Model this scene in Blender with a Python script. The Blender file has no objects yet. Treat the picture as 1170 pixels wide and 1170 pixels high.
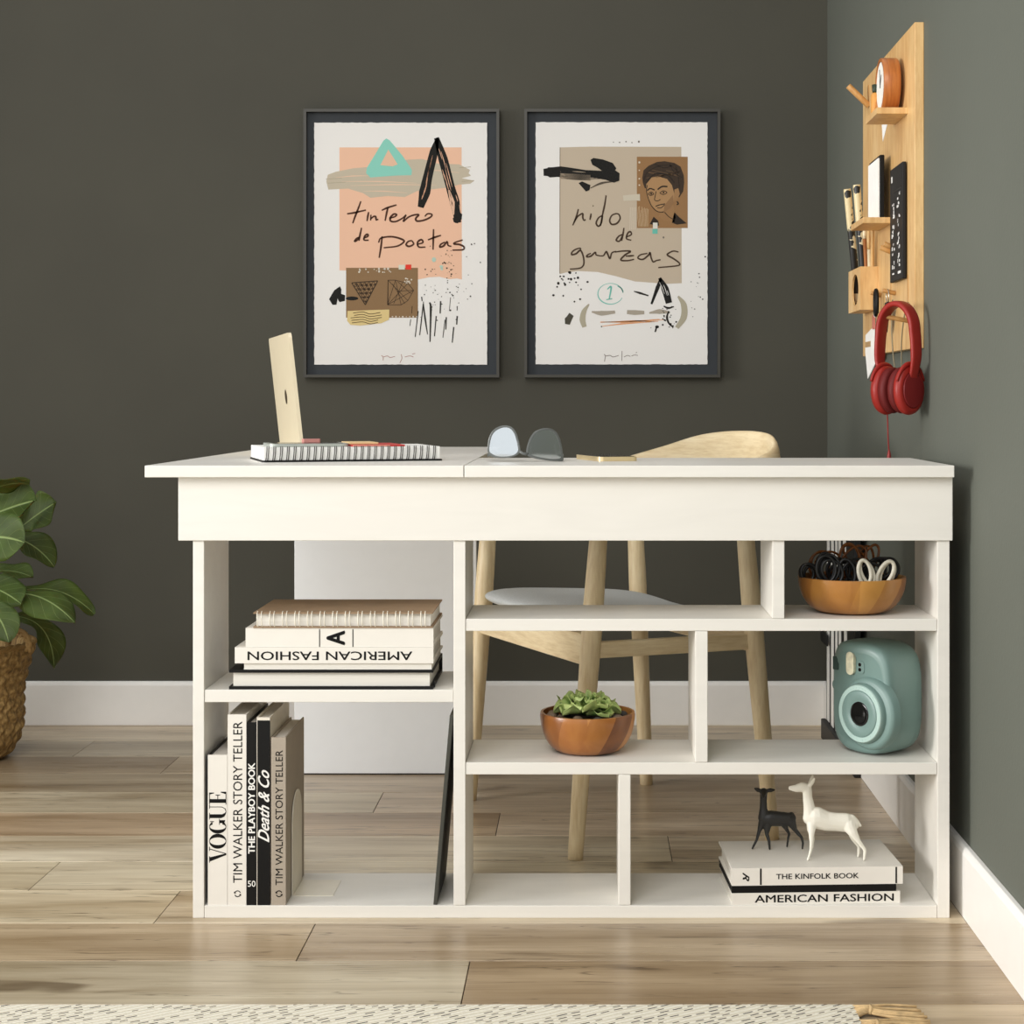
import bpy, math, random
from mathutils import Vector, Matrix, Euler, noise
from mathutils.geometry import tessellate_polygon
random.seed(7)
PI = math.pi
scn = bpy.context.scene
COL = scn.collection
R = math.radians

# ---------------------------------------------------------------- camera model
CAM_D, FPX, VPX, HZ, EYE = 2.9, 2001.0, 670.0, 458.0, 0.8565
def sc(Y): return FPX / (CAM_D + Y)
def WX(px, Y): return (px - VPX) / sc(Y)
def WZ(py, Y): return EYE - (py - HZ) / sc(Y)
def W(px, py, Y): return Vector((WX(px, Y), Y, WZ(py, Y)))
def YX(px, X): return X * FPX / (px - VPX) - CAM_D          # depth of a point on the plane x = X

def lin(h):
    if isinstance(h, str):
        h = h.lstrip('#'); c = [int(h[i:i+2], 16) / 255 for i in (0, 2, 4)]
    else: c = [v / 255 for v in h]
    return tuple(v / 12.92 if v <= .04045 else ((v + .055) / 1.055) ** 2.4 for v in c) + (1,)

# ---------------------------------------------------------------- materials
def new_mat(name):
    m = bpy.data.materials.new(name); m.use_nodes = True
    nt = m.node_tree; b = nt.nodes['Principled BSDF']
    return m, nt, b
def N(nt, t, **kw):
    n = nt.nodes.new(t)
    for k, v in kw.items():
        if k.startswith('i_'):
            key = k[2:]; key = int(key) if key.isdigit() else key
            n.inputs[key].default_value = v
        else: setattr(n, k, v)
    return n
def L(nt, a, b): nt.links.new(a, b)
def ramp(nt, fac, stops, interp='LINEAR'):
    r = N(nt, 'ShaderNodeValToRGB'); r.color_ramp.interpolation = interp
    el = r.color_ramp.elements
    while len(el) < len(stops): el.new(.5)
    for e, (p, c) in zip(el, stops): e.position = p; e.color = c
    L(nt, fac, r.inputs[0]); return r.outputs[0]
def coords(nt, scale=(1, 1, 1), rot=(0, 0, 0), kind='Object'):
    tc = N(nt, 'ShaderNodeTexCoord'); mp = N(nt, 'ShaderNodeMapping')
    mp.inputs['Scale'].default_value = scale; mp.inputs['Rotation'].default_value = rot
    L(nt, tc.outputs[kind], mp.inputs[0]); return mp.outputs[0]
def bump(nt, b, h, strength=.2, dist=.01):
    n = N(nt, 'ShaderNodeBump'); n.inputs['Strength'].default_value = strength; n.inputs['Distance'].default_value = dist
    L(nt, h, n.inputs['Height']); L(nt, n.outputs[0], b.inputs['Normal']); return n
def mix(nt, fac, a, b, mode='MIX'):
    n = N(nt, 'ShaderNodeMix', data_type='RGBA', blend_type=mode)
    for s, v in ((0, fac), (6, a), (7, b)):
        if hasattr(v, 'links'): L(nt, v, n.inputs[s])
        else: n.inputs[s].default_value = v
    return n.outputs[2]
def math_n(nt, op, a, b=None, c=None):
    n = N(nt, 'ShaderNodeMath', operation=op)
    for i, v in enumerate((a, b, c)):
        if v is None: continue
        if hasattr(v, 'links'): L(nt, v, n.inputs[i])
        else: n.inputs[i].default_value = v
    return n.outputs[0]
def plain(name, col, rough=.5, metal=0., spec=.5, var=.04, vscale=30, bmp=0., bscale=200, **kw):
    """solid colour with a slight procedural variation and an optional fine bump"""
    m, nt, b = new_mat(name); c = lin(col)
    co = coords(nt)
    no = N(nt, 'ShaderNodeTexNoise', i_Scale=vscale, i_Detail=3.); L(nt, co, no.inputs['Vector'])
    lo = tuple(v * (1 - var) for v in c[:3]) + (1,); hi = tuple(min(1, v * (1 + var)) for v in c[:3]) + (1,)
    L(nt, ramp(nt, no.outputs[0], [(.3, lo), (.7, hi)]), b.inputs['Base Color'])
    b.inputs['Roughness'].default_value = rough; b.inputs['Metallic'].default_value = metal
    b.inputs['Specular IOR Level'].default_value = spec
    for k, v in kw.items(): b.inputs[k.replace('_', ' ')].default_value = v
    if bmp:
        n2 = N(nt, 'ShaderNodeTexNoise', i_Scale=bscale, i_Detail=2.); L(nt, co, n2.inputs['Vector'])
        bump(nt, b, n2.outputs[0], bmp, .002)
    return m
def wood(name, cols, scale=(3, 3, 40), rough=.45, dist=1.5, bmp=.05, rot=(0, 0, 0), streak=.35):
    """grain stretched along one axis (small scale number = long direction)"""
    m, nt, b = new_mat(name); co = coords(nt, scale, rot)
    n1 = N(nt, 'ShaderNodeTexNoise', i_Scale=1., i_Detail=5., i_Roughness=.6, i_Distortion=dist); L(nt, co, n1.inputs['Vector'])
    n2 = N(nt, 'ShaderNodeTexNoise', i_Scale=6., i_Detail=3., i_Roughness=.7); L(nt, co, n2.inputs['Vector'])
    cs = [lin(c) for c in cols]; k = len(cs)
    c1 = ramp(nt, n1.outputs[0], [(.28 + .44 * i / (k - 1), c) for i, c in enumerate(cs)])
    c2 = ramp(nt, n2.outputs[0], [(.35, tuple(v * (1 - streak) for v in cs[0][:3]) + (1,)), (.6, (1, 1, 1, 1))])
    L(nt, mix(nt, .35, c1, c2, 'MULTIPLY'), b.inputs['Base Color'])
    b.inputs['Roughness'].default_value = rough
    bump(nt, b, n2.outputs[0], bmp, .002)
    return m

# ---------------------------------------------------------------- mesh builder
class MB:
    def __init__(s): s.v = []; s.f = []; s.m = []; s.sm = []; s.c = []; s.uv = {}
    def add(s, vs, fs, mat=0, smooth=False, col=None, uvs=None):
        o = len(s.v); s.v += [Vector(p) for p in vs]
        for f in fs:
            s.f.append([o + i for i in f]); s.m.append(mat); s.sm.append(smooth); s.c.append(col)
        if uvs:
            for i, u in enumerate(uvs): s.uv[o + i] = u
        return o
    def xf(s, start, M):
        for i in range(start, len(s.v)): s.v[i] = M @ s.v[i]
    def box(s, a, b, mat=0, M=None):
        (x0, y0, z0), (x1, y1, z1) = a, b
        o = s.add([(x0,y0,z0),(x1,y0,z0),(x1,y1,z0),(x0,y1,z0),(x0,y0,z1),(x1,y0,z1),(x1,y1,z1),(x0,y1,z1)],
              [(0,3,2,1),(4,5,6,7),(0,1,5,4),(1,2,6,5),(2,3,7,6),(3,0,4,7)], mat)
        if M: s.xf(o, M)
    def hexa(s, P, mat=0):
        s.add(P, [(0,3,2,1),(4,5,6,7),(0,1,5,4),(1,2,6,5),(2,3,7,6),(3,0,4,7)], mat)
    def grid(s, G, mat=0, smooth=True, closed_u=False, closed_v=False, uv=False, col=None):
        nu, nv = len(G), len(G[0]); vs = [p for r in G for p in r]; fs = []
        for i in range(nu if closed_u else nu - 1):
            for j in range(nv if closed_v else nv - 1):
                a, b = i, (i + 1) % nu; c, d = j, (j + 1) % nv
                fs.append((a*nv+c, b*nv+c, b*nv+d, a*nv+d))
        uvs = [(i / (nu - 1), j / (nv - 1)) for i in range(nu) for j in range(nv)] if uv else None
        return s.add(vs, fs, mat, smooth, col, uvs)
    def lathe(s, prof, n=48, mat=0, M=None, smooth=True, cap=True):
        """prof: (r, z) bottom to top; ends at r = 0 are closed by a cap"""
        G = [[(r*math.cos(2*PI*j/n), r*math.sin(2*PI*j/n), z) for j in range(n)] for r, z in prof]
        o = len(s.v)
        vs = [p for r in G for p in r]; fs = []
        for i in range(len(G) - 1):
            for j in range(n): fs.append((i*n+j, i*n+(j+1) % n, (i+1)*n+(j+1) % n, (i+1)*n+j))
        s.add(vs, fs, mat, smooth)
        if cap:
            s.f.append([o + j for j in reversed(range(n))]); s.m.append(mat); s.sm.append(False); s.c.append(None)
            k = o + (len(G) - 1) * n
            s.f.append([k + j for j in range(n)]); s.m.append(mat); s.sm.append(False); s.c.append(None)
        if M: s.xf(o, M)
        return o
    def tube(s, pts, r, n=10, mat=0, closed=False, cap=True, smooth=True, flat=None, up=None):
        """sweep; r scalar or list; flat = (kx, ky) section scales"""
        P = [Vector(p) for p in pts]; k = len(P)
        rr = r if isinstance(r, (list, tuple)) else [r] * k
        T = []
        for i in range(k):
            a = P[(i-1) % k] if (closed or i > 0) else P[i]; b = P[(i+1) % k] if (closed or i < k-1) else P[i]
            t = (b - a); T.append(t.normalized() if t.length > 1e-9 else Vector((0, 0, 1)))
        nrm = Vector(up) if up else (Vector((0, 0, 1)) if abs(T[0].z) < .9 else Vector((1, 0, 0)))
        G = []
        for i in range(k):
            if up: nrm = Vector(up)
            x = T[i].cross(nrm); x = x.normalized() if x.length > 1e-6 else T[i].orthogonal().normalized()
            y = x.cross(T[i]).normalized(); nrm = y
            kx, ky = (flat[i] if isinstance(flat, list) else flat) if flat else (1, 1)
            G.append([P[i] + x * (rr[i]*kx*math.cos(2*PI*j/n)) + y * (rr[i]*ky*math.sin(2*PI*j/n)) for j in range(n)])
        o = s.grid(G, mat, smooth, closed_u=closed, closed_v=True)
        if cap and not closed:
            for base, rev in ((o, False), (o + (k-1)*n, True)):
                idx = [base + j for j in range(n)]
                s.f.append(idx if not rev else idx[::-1]); s.m.append(mat); s.sm.append(False); s.c.append(None)
        return o
    def poly(s, pts3, mat=0, col=None, holes=()):
        loops = [[Vector(p) for p in pts3]] + [[Vector(p) for p in h] for h in holes]
        flat = [p for l in loops for p in l]
        tri = tessellate_polygon(loops)
        s.add(flat, [tuple(t) for t in tri], mat, False, col)
    def prism(s, pts2, z0, z1, mat=0, M=None, holes=(), smooth=False):
        """extrude a 2D outline (with holes) along local z"""
        o = len(s.v)
        for z, rev in ((z0, True), (z1, False)):
            loops = [[Vector((x, y, z)) for x, y in l] for l in [pts2] + list(holes)]
            flat = [p for l in loops for p in l]
            tri = [tuple(t) for t in tessellate_polygon(loops)]
            fx = []
            for t in tri:
                n = (flat[t[1]] - flat[t[0]]).cross(flat[t[2]] - flat[t[0]])
                if (n.z > 0) == rev: t = t[::-1]
                fx.append(t)
            s.add(flat, fx, mat)
        for l in [pts2] + list(holes):
            n = len(l); vs = [(x, y, z) for z in (z0, z1) for x, y in l]
            s.add(vs, [(j, (j+1) % n, n+(j+1) % n, n+j) for j in range(n)], mat, smooth)
        if M: s.xf(o, M)
        return o
    def text(s, body, size, M, mat=0, sx=1., bold=0., shear=0., spacing=1., width=None):
        """flat lettering in local xy, centred; width stretches it to an exact length"""
        cu = bpy.data.curves.new('lettering', 'FONT'); cu.body = body; cu.size = size; 
        cu.shear = shear; cu.space_character = spacing; cu.resolution_u = 3
        ob = bpy.data.objects.new('lettering', cu); COL.objects.link(ob)
        dg = bpy.context.evaluated_depsgraph_get(); me = bpy.data.meshes.new_from_object(ob.evaluated_get(dg))
        vs = [v.co.copy() for v in me.vertices]; fs = [tuple(p.vertices) for p in me.polygons]
        bpy.data.objects.remove(ob); bpy.data.curves.remove(cu); bpy.data.meshes.remove(me)
        xs = [v.x for v in vs]; ys = [v.y for v in vs]
        cx, cy = (min(xs)+max(xs))/2, (min(ys)+max(ys))/2
        kx = sx if width is None else width / (max(xs)-min(xs))
        ky = size / (max(ys)-min(ys))
        d = bold * size          # heavier strokes: the same letters laid down with tiny shifts
        for n_, (dx, dy) in enumerate([(0, 0)] if not bold else [(0, 0), (d, 0), (-d, 0), (0, d*.6), (0, -d*.6)]):
            s.add([M @ Vector(((v.x-cx)*kx + dx, (v.y-cy)*ky + dy, n_*4e-6)) for v in vs], fs, mat)
    def build(s, name, mats, parent=None, world=True, bevel=0., seg=2, sharp=None, subd=0, merge=False):
        me = bpy.data.meshes.new(name)
        vs = s.v
        if parent is not None and world:
            Mi = chain(parent).inverted(); vs = [Mi @ v for v in vs]
        me.from_pydata([tuple(v) for v in vs], [], s.f)
        for mt in (mats if isinstance(mats, (list, tuple)) else [mats]): me.materials.append(mt)
        me.polygons.foreach_set('material_index', s.m); me.polygons.foreach_set('use_smooth', s.sm)
        if any(c is not None for c in s.c):
            ca = me.color_attributes.new('ink', 'FLOAT_COLOR', 'CORNER'); d = []
            for p, c in zip(me.polygons, s.c):
                d += list(c or (1, 1, 1, 1)) * p.loop_total
            ca.data.foreach_set('color', d)
        if s.uv:
            u = me.uv_layers.new(name='UVMap')
            for l in me.loops: u.data[l.index].uv = s.uv.get(l.vertex_index, (0, 0))
        me.validate(); me.update()
        if sharp: me.set_sharp_from_angle(angle=R(sharp))
        ob = bpy.data.objects.new(name, me); COL.objects.link(ob)
        if parent is not None: ob.parent = parent
        if bevel:
            md = ob.modifiers.new('soft_edges', 'BEVEL'); md.width = bevel; md.segments = seg; md.limit_method = 'ANGLE'; md.angle_limit = R(40)
        if subd:
            md = ob.modifiers.new('smooth', 'SUBSURF'); md.levels = subd; md.render_levels = subd
        return ob
def chain(o):
    M = Matrix.LocRotScale(o.location, o.rotation_euler, o.scale)
    return chain(o.parent) @ M if o.parent else M
def tag(o, label, cat, group=None, kind=None):
    o['label'] = label; o['category'] = cat
    if group: o['group'] = group
    if kind: o['kind'] = kind
    return o
def thing(name, label, cat, loc=(0, 0, 0), rz=0., group=None):
    o = bpy.data.objects.new(name, None); COL.objects.link(o); o.empty_display_size = .03
    o.location = loc; o.rotation_euler = (0, 0, rz)
    return tag(o, label, cat, group)
def structure(o):
    o['kind'] = 'structure'; return o
def frame_M(origin, x, y):
    """matrix whose local x, y lie along the given world directions"""
    x = Vector(x).normalized(); y = Vector(y).normalized(); z = x.cross(y).normalized()
    return Matrix(((x.x, y.x, z.x, origin[0]), (x.y, y.y, z.y, origin[1]), (x.z, y.z, z.z, origin[2]), (0, 0, 0, 1)))
def rrect(x0, y0, x1, y1, r, n=6):
    out = []
    for cx, cy, a in ((x1-r, y0+r, -90), (x1-r, y1-r, 0), (x0+r, y1-r, 90), (x0+r, y0+r, 180)):
        for k in range(n+1):
            t = R(a + 90*k/n); out.append((cx + r*math.cos(t), cy + r*math.sin(t)))
    return out
def ellipse(cx, cy, rx, ry, n=28, a0=0):
    return [(cx + rx*math.cos(a0+2*PI*k/n), cy + ry*math.sin(a0+2*PI*k/n)) for k in range(n)]
def smooth_path(pts, k=6, closed=False):
    """Catmull-Rom through points"""
    P = [Vector(p) for p in pts]; n = len(P); out = []
    for i in range(n if closed else n-1):
        p0 = P[(i-1) % n] if closed or i > 0 else P[i]*2-P[i+1]; p1 = P[i]; p2 = P[(i+1) % n]
        p3 = P[(i+2) % n] if closed or i < n-2 else p2*2-p1
        for j in range(k):
            t = j/k
            out.append(.5*((2*p1)+(p2-p0)*t+(2*p0-5*p1+4*p2-p3)*t*t+(3*p1-p0-3*p2+p3)*t**3))
    if not closed: out.append(P[-1])
    return out
def organic(chains, voxel, mat, name, parent=None, smooth_it=6, flat=False, world=True):
    """sphere-swept chains [(point, radius or (rx,ry,rz)), ...] fused into one continuous skin"""
    mb = MB()
    def ball(c, r):
        r = r if isinstance(r, tuple) else (r, r, r); n, k = 10, 7
        vs = [(c[0], c[1], c[2]-r[2])]
        for i in range(1, k):
            t = PI*i/k - PI/2
            vs += [(c[0]+r[0]*math.cos(t)*math.cos(2*PI*j/n), c[1]+r[1]*math.cos(t)*math.sin(2*PI*j/n), c[2]+r[2]*math.sin(t)) for j in range(n)]
        vs.append((c[0], c[1], c[2]+r[2])); e = len(vs)-1; fs = []
        for j in range(n):
            fs.append((0, 1+(j+1) % n, 1+j)); fs.append((e, e-n+j, e-n+(j+1) % n))
            for i in range(k-2): fs.append((1+i*n+j, 1+i*n+(j+1) % n, 1+(i+1)*n+(j+1) % n, 1+(i+1)*n+j))
        mb.add(vs, fs)
    T3 = lambda r: Vector(r if isinstance(r, tuple) else (r, r, r))
    for ch in chains:
        if len(ch) == 1: ball(ch[0][0], ch[0][1])
        for (p, r), (q, t) in zip(ch, ch[1:]):
            p, q = Vector(p), Vector(q); r, t = T3(r), T3(t)
            n = max(2, int((q-p).length / (min(min(r), min(t)) * .45)) + 1)
            for i in range(n+1):
                a = i/n; ball(p.lerp(q, a), tuple(r.lerp(t, a)))
    tmp = mb.build('sculpt', mat, None)
    md = tmp.modifiers.new('skin', 'REMESH'); md.mode = 'VOXEL'; md.voxel_size = voxel
    if smooth_it:
        ms = tmp.modifiers.new('soft', 'SMOOTH'); ms.factor = .5; ms.iterations = smooth_it
    dg = bpy.context.evaluated_depsgraph_get(); me = bpy.data.meshes.new_from_object(tmp.evaluated_get(dg))
    bpy.data.objects.remove(tmp)
    me.name = name
    if parent is not None and world: me.transform(chain(parent).inverted())
    me.polygons.foreach_set('use_smooth', [not flat]*len(me.polygons))
    ob = bpy.data.objects.new(name, me); COL.objects.link(ob)
    if parent is not None: ob.parent = parent
    return ob
# ================================================================ room
XW, YB = 0.638, 1.735           # right wall face, back wall face
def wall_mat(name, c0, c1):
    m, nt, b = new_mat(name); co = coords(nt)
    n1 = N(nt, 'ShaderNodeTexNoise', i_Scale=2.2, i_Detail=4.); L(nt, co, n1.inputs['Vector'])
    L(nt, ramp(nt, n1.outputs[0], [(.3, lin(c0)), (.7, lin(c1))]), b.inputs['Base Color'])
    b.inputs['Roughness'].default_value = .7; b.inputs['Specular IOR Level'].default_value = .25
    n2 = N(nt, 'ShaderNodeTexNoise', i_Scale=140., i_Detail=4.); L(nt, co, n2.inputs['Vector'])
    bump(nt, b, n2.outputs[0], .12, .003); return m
M_wall = wall_mat('back_wall_taupe', (74, 72, 63), (79, 77, 67)); M_wallr = wall_mat('right_wall_grey_green', (95, 98, 89), (99, 102, 93))  # back wall tone set darker and warmer than the right wall's
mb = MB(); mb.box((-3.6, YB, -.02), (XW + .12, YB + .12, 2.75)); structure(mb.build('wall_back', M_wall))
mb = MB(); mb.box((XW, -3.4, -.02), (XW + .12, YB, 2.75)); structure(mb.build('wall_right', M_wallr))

M_base = plain('white_skirting_paint', (246, 243, 237), .4, var=.01)
def baseboard(name, run, M):
    prof = [(0, 0), (.014, 0), (.014, .105), (.0115, .112), (.008, .1155), (0, .1155)]   # (out from wall, up)
    mb = MB(); o = mb.prism(prof, 0, run); mb.xf(o, M); structure(mb.build(name, M_base, bevel=.0008, seg=1))
# local x = out from the wall, y = up, z = along
baseboard('baseboard_back', 3.6 + XW, Matrix(((0, 0, 1, -3.6), (-1, 0, 0, YB), (0, 1, 0, 0), (0, 0, 0, 1))))
baseboard('baseboard_right', 3.4 + YB - .014, Matrix(((-1, 0, 0, XW), (0, 0, 1, -3.4), (0, 1, 0, 0), (0, 0, 0, 1))))

# floor: one mesh, every board a quad with its own tone, dark joints show between them
def floor_mat():
    m, nt, b = new_mat('oak_floor_boards')
    at = N(nt, 'ShaderNodeAttribute', attribute_name='ink')
    tc = N(nt, 'ShaderNodeTexCoord')
    def noise4(scale, s, det=5., rough=.6, dist=0.):
        mp = N(nt, 'ShaderNodeMapping'); mp.inputs['Scale'].default_value = scale; L(nt, tc.outputs['Object'], mp.inputs[0])
        n = N(nt, 'ShaderNodeTexNoise', noise_dimensions='4D', i_Scale=s, i_Detail=det, i_Roughness=rough, i_Distortion=dist)
        L(nt, mp.outputs[0], n.inputs['Vector']); L(nt, math_n(nt, 'MULTIPLY', at.outputs['Alpha'], 37.), n.inputs['W']); return n.outputs[0]
    broad = noise4((1.1, 9, 1), 1.2, 4, .55, .6)
    fine = noise4((3, 110, 1), 1., 4, .65)
    crack = noise4((1.0, 26, 1), 1.4, 3, .5, 1.2)
    knot = noise4((3.2, 14, 1), 1., 2, .5, .4)
    base = mix(nt, 1., at.outputs['Color'], (1.30, 1.38, 1.53, 1), 'MULTIPLY')
    c = mix(nt, ramp(nt, broad, [(.33, (0, 0, 0, 1)), (.68, (1, 1, 1, 1))]), mix(nt, 1., base, lin((196, 184, 168)), 'MULTIPLY'), mix(nt, 1., base, (1.1, 1.09, 1.07, 1), 'MULTIPLY'))
    c = mix(nt, ramp(nt, fine, [(.3, (.3, .3, .3, 1)), (.55, (0, 0, 0, 1))]), c, mix(nt, 1., c, lin((184, 170, 152)), 'MULTIPLY'))
    line = ramp(nt, math_n(nt, 'ABSOLUTE', math_n(nt, 'SUBTRACT', crack, .43)), [(.0, (.75, .75, .75, 1)), (.010, (0, 0, 0, 1))])
    c = mix(nt, line, c, mix(nt, 1., c, lin((118, 104, 88)), 'MULTIPLY'))
    c = mix(nt, ramp(nt, knot, [(.67, (0, 0, 0, 1)), (.76, (.75, .75, .75, 1))]), c, mix(nt, 1., c, lin((140, 124, 106)), 'MULTIPLY'))
    L(nt, c, b.inputs['Base Color'])
    L(nt, ramp(nt, fine, [(.3, (.36, .36, .36, 1)), (.7, (.26, .26, .26, 1))]), b.inputs['Roughness'])
    b.inputs['Specular IOR Level'].default_value = .45
    bump(nt, b, fine, .06, .002); return m
M_floor = floor_mat(); M_joint = plain('dark_floor_joint', (70, 58, 44), .8)
PW, R0 = .1925, -.029                       # board width and the joint line just in front of the desk
joint = {2: .08, 1: -.178, 0: -.444, -1: -.71, -2: -.977, -3: .16, -4: -.179, -5: -.444, -6: -.71, -7: -.98, -8: -1.238, 3: .35}
tones = {1: ((178, 163, 135), (160, 137, 106)), 0: ((180, 158, 126), (170, 149, 120)), -1: ((205, 188, 156), (196, 178, 148)), -2: ((200, 184, 152), (203, 188, 158)),
         -3: ((212, 197, 168), (212, 194, 165)), -4: ((180, 155, 123), (208, 187, 158)), -5: ((190, 174, 144), (186, 165, 136)), -6: ((158, 140, 112), (180, 160, 132)),
         -7: ((150, 130, 102), (170, 150, 120)), -8: ((176, 160, 132), (178, 162, 134)), 2: ((190, 170, 138), (172, 150, 118))}
mb = MB(); mb.box((-3.6, -3.4, -.03), (XW + .1, YB + .1, -.0025), 1)
rr = random.Random(3); g = .0006
for r in range(-10, 17):
    y1 = R0 - r * PW; y0 = y1 - PW
    j0 = joint.get(r, rr.uniform(-1, .6)); LEN = 1.335
    k0 = -4
    for k in range(k0, 4):
        x0, x1 = j0 + k * LEN, j0 + (k + 1) * LEN
        if x1 < -3.6 or x0 > XW: continue
        x0, x1 = max(x0, -3.6), min(x1, XW)
        t = tones.get(r)
        if t and k in (-1, 0): c = t[0] if k == -1 else t[1]
        else:
            q = rr.random(); c = tuple(a + (b_ - a) * q for a, b_ in zip((158, 134, 104), (200, 182, 150)))
        y1_ = min(y1, YB)
        mb.add([(x0+g, y0+g, -.001), (x1-g, y0+g, -.001), (x1-g, y1_-g, -.001), (x0+g, y1_-g, -.001),
                (x0+2*g, y0+2*g, 0), (x1-2*g, y0+2*g, 0), (x1-2*g, y1_-2*g, 0), (x0+2*g, y1_-2*g, 0)],
               [(4, 5, 6, 7), (0, 1, 5, 4), (1, 2, 6, 5), (2, 3, 7, 6), (3, 0, 4, 7)], 0, False, lin(c)[:3] + (rr.random(),))
structure(mb.build('floor', [M_floor, M_joint]))

# ================================================================ desk
def lam_mat():
    m, nt, b = new_mat('off_white_laminate'); co = coords(nt, (2, 14, 14))
    n = N(nt, 'ShaderNodeTexNoise', i_Scale=2., i_Detail=4., i_Distortion=.8); L(nt, co, n.inputs['Vector'])
    L(nt, ramp(nt, n.outputs[0], [(.3, lin((229, 225, 216))), (.7, lin((234, 230, 221)))]), b.inputs['Base Color'])
    b.inputs['Roughness'].default_value = .38; b.inputs['Specular IOR Level'].default_value = .4
    bump(nt, b, n.outputs[0], .03, .002); return m
M_lam = lam_mat()
DK = thing('l_shaped_desk', 'off-white L-shaped desk with open shelving in front and a return towards the back wall', 'desk', (-.05, .3, 0))
def slab(name, a, b, bev=.0009):
    mb = MB(); mb.box(a, b); return mb.build(name, M_lam, DK, bevel=bev, seg=2)
ZT, ZU = .7501, .7307
X0, X1 = -.726, .6048                        # top
XS = -.2012                                  # seam between the two tops
slab('desktop', (XS + .0006, -.022, ZU), (X1, .37, ZT)); slab('return_desktop', (X0, -.022, ZU), (XS - .0006, 1.15, ZT))
xl, xr = -.675, .6058
slab('front_apron', (xl, -.004, .6253), (xr - .0001, .014, ZU - .0004)).name = 'front_apron'
DEP = .2
LX0, LX1, RX0, RX1 = -.6516, -.633, .5812, .6015
MX0, MX1 = -.2199, -.2003
slab('side_panel', (LX0, 0, .0), (LX1, DEP, .6249)); slab('side_panel', (RX0, 0, .0), (RX1, DEP, .6249))
e = .0005
slab('divider', (MX0, 0, .0207 + e), (MX1, DEP, .6249))
slab('bottom_shelf', (LX1 + e, 0, 0), (RX0 - e, DEP, .0207))
slab('shelf', (LX1 + e, .001, .3572), (MX0 - e, DEP, .3778))
slab('shelf', (MX1 + e, .001, .4753), (RX0 - e, DEP, .4953))
slab('shelf', (MX1 + e, .001, .2375), (RX0 - e, DEP, .2572))
slab('divider', (.3082, .001, .4953 + e), (.3281, DEP, .6249))
slab('divider', (.1804, .001, .2572 + e), (.2009, DEP, .4753 - e))
slab('divider', (.0533, .001, .0207 + e), (.0732, DEP, .2375 - e))
slab('back_apron', (xl, DEP - .018, .6253), (xr, DEP, ZU - .0004))
M_lamw = plain('end_panel_white', (248, 250, 251), .3, var=.01)  # end panel set whiter and cooler than the other desk panels
mb = MB(); mb.box((-.669, 1.112, .003), (-.252, 1.13, ZU - .0004)); mb.build('end_panel', M_lamw, DK, bevel=.0009)
slab('side_apron', (-.673, .215, .655), (-.655, 1.11, ZU - .0004))
M_glide = plain('dark_plastic_glide', (40, 38, 36), .6)
mb = MB(); mb.box((-.667, 1.113, 0), (-.254, 1.129, .0035)); mb.build('floor_strip', M_glide, DK)
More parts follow.
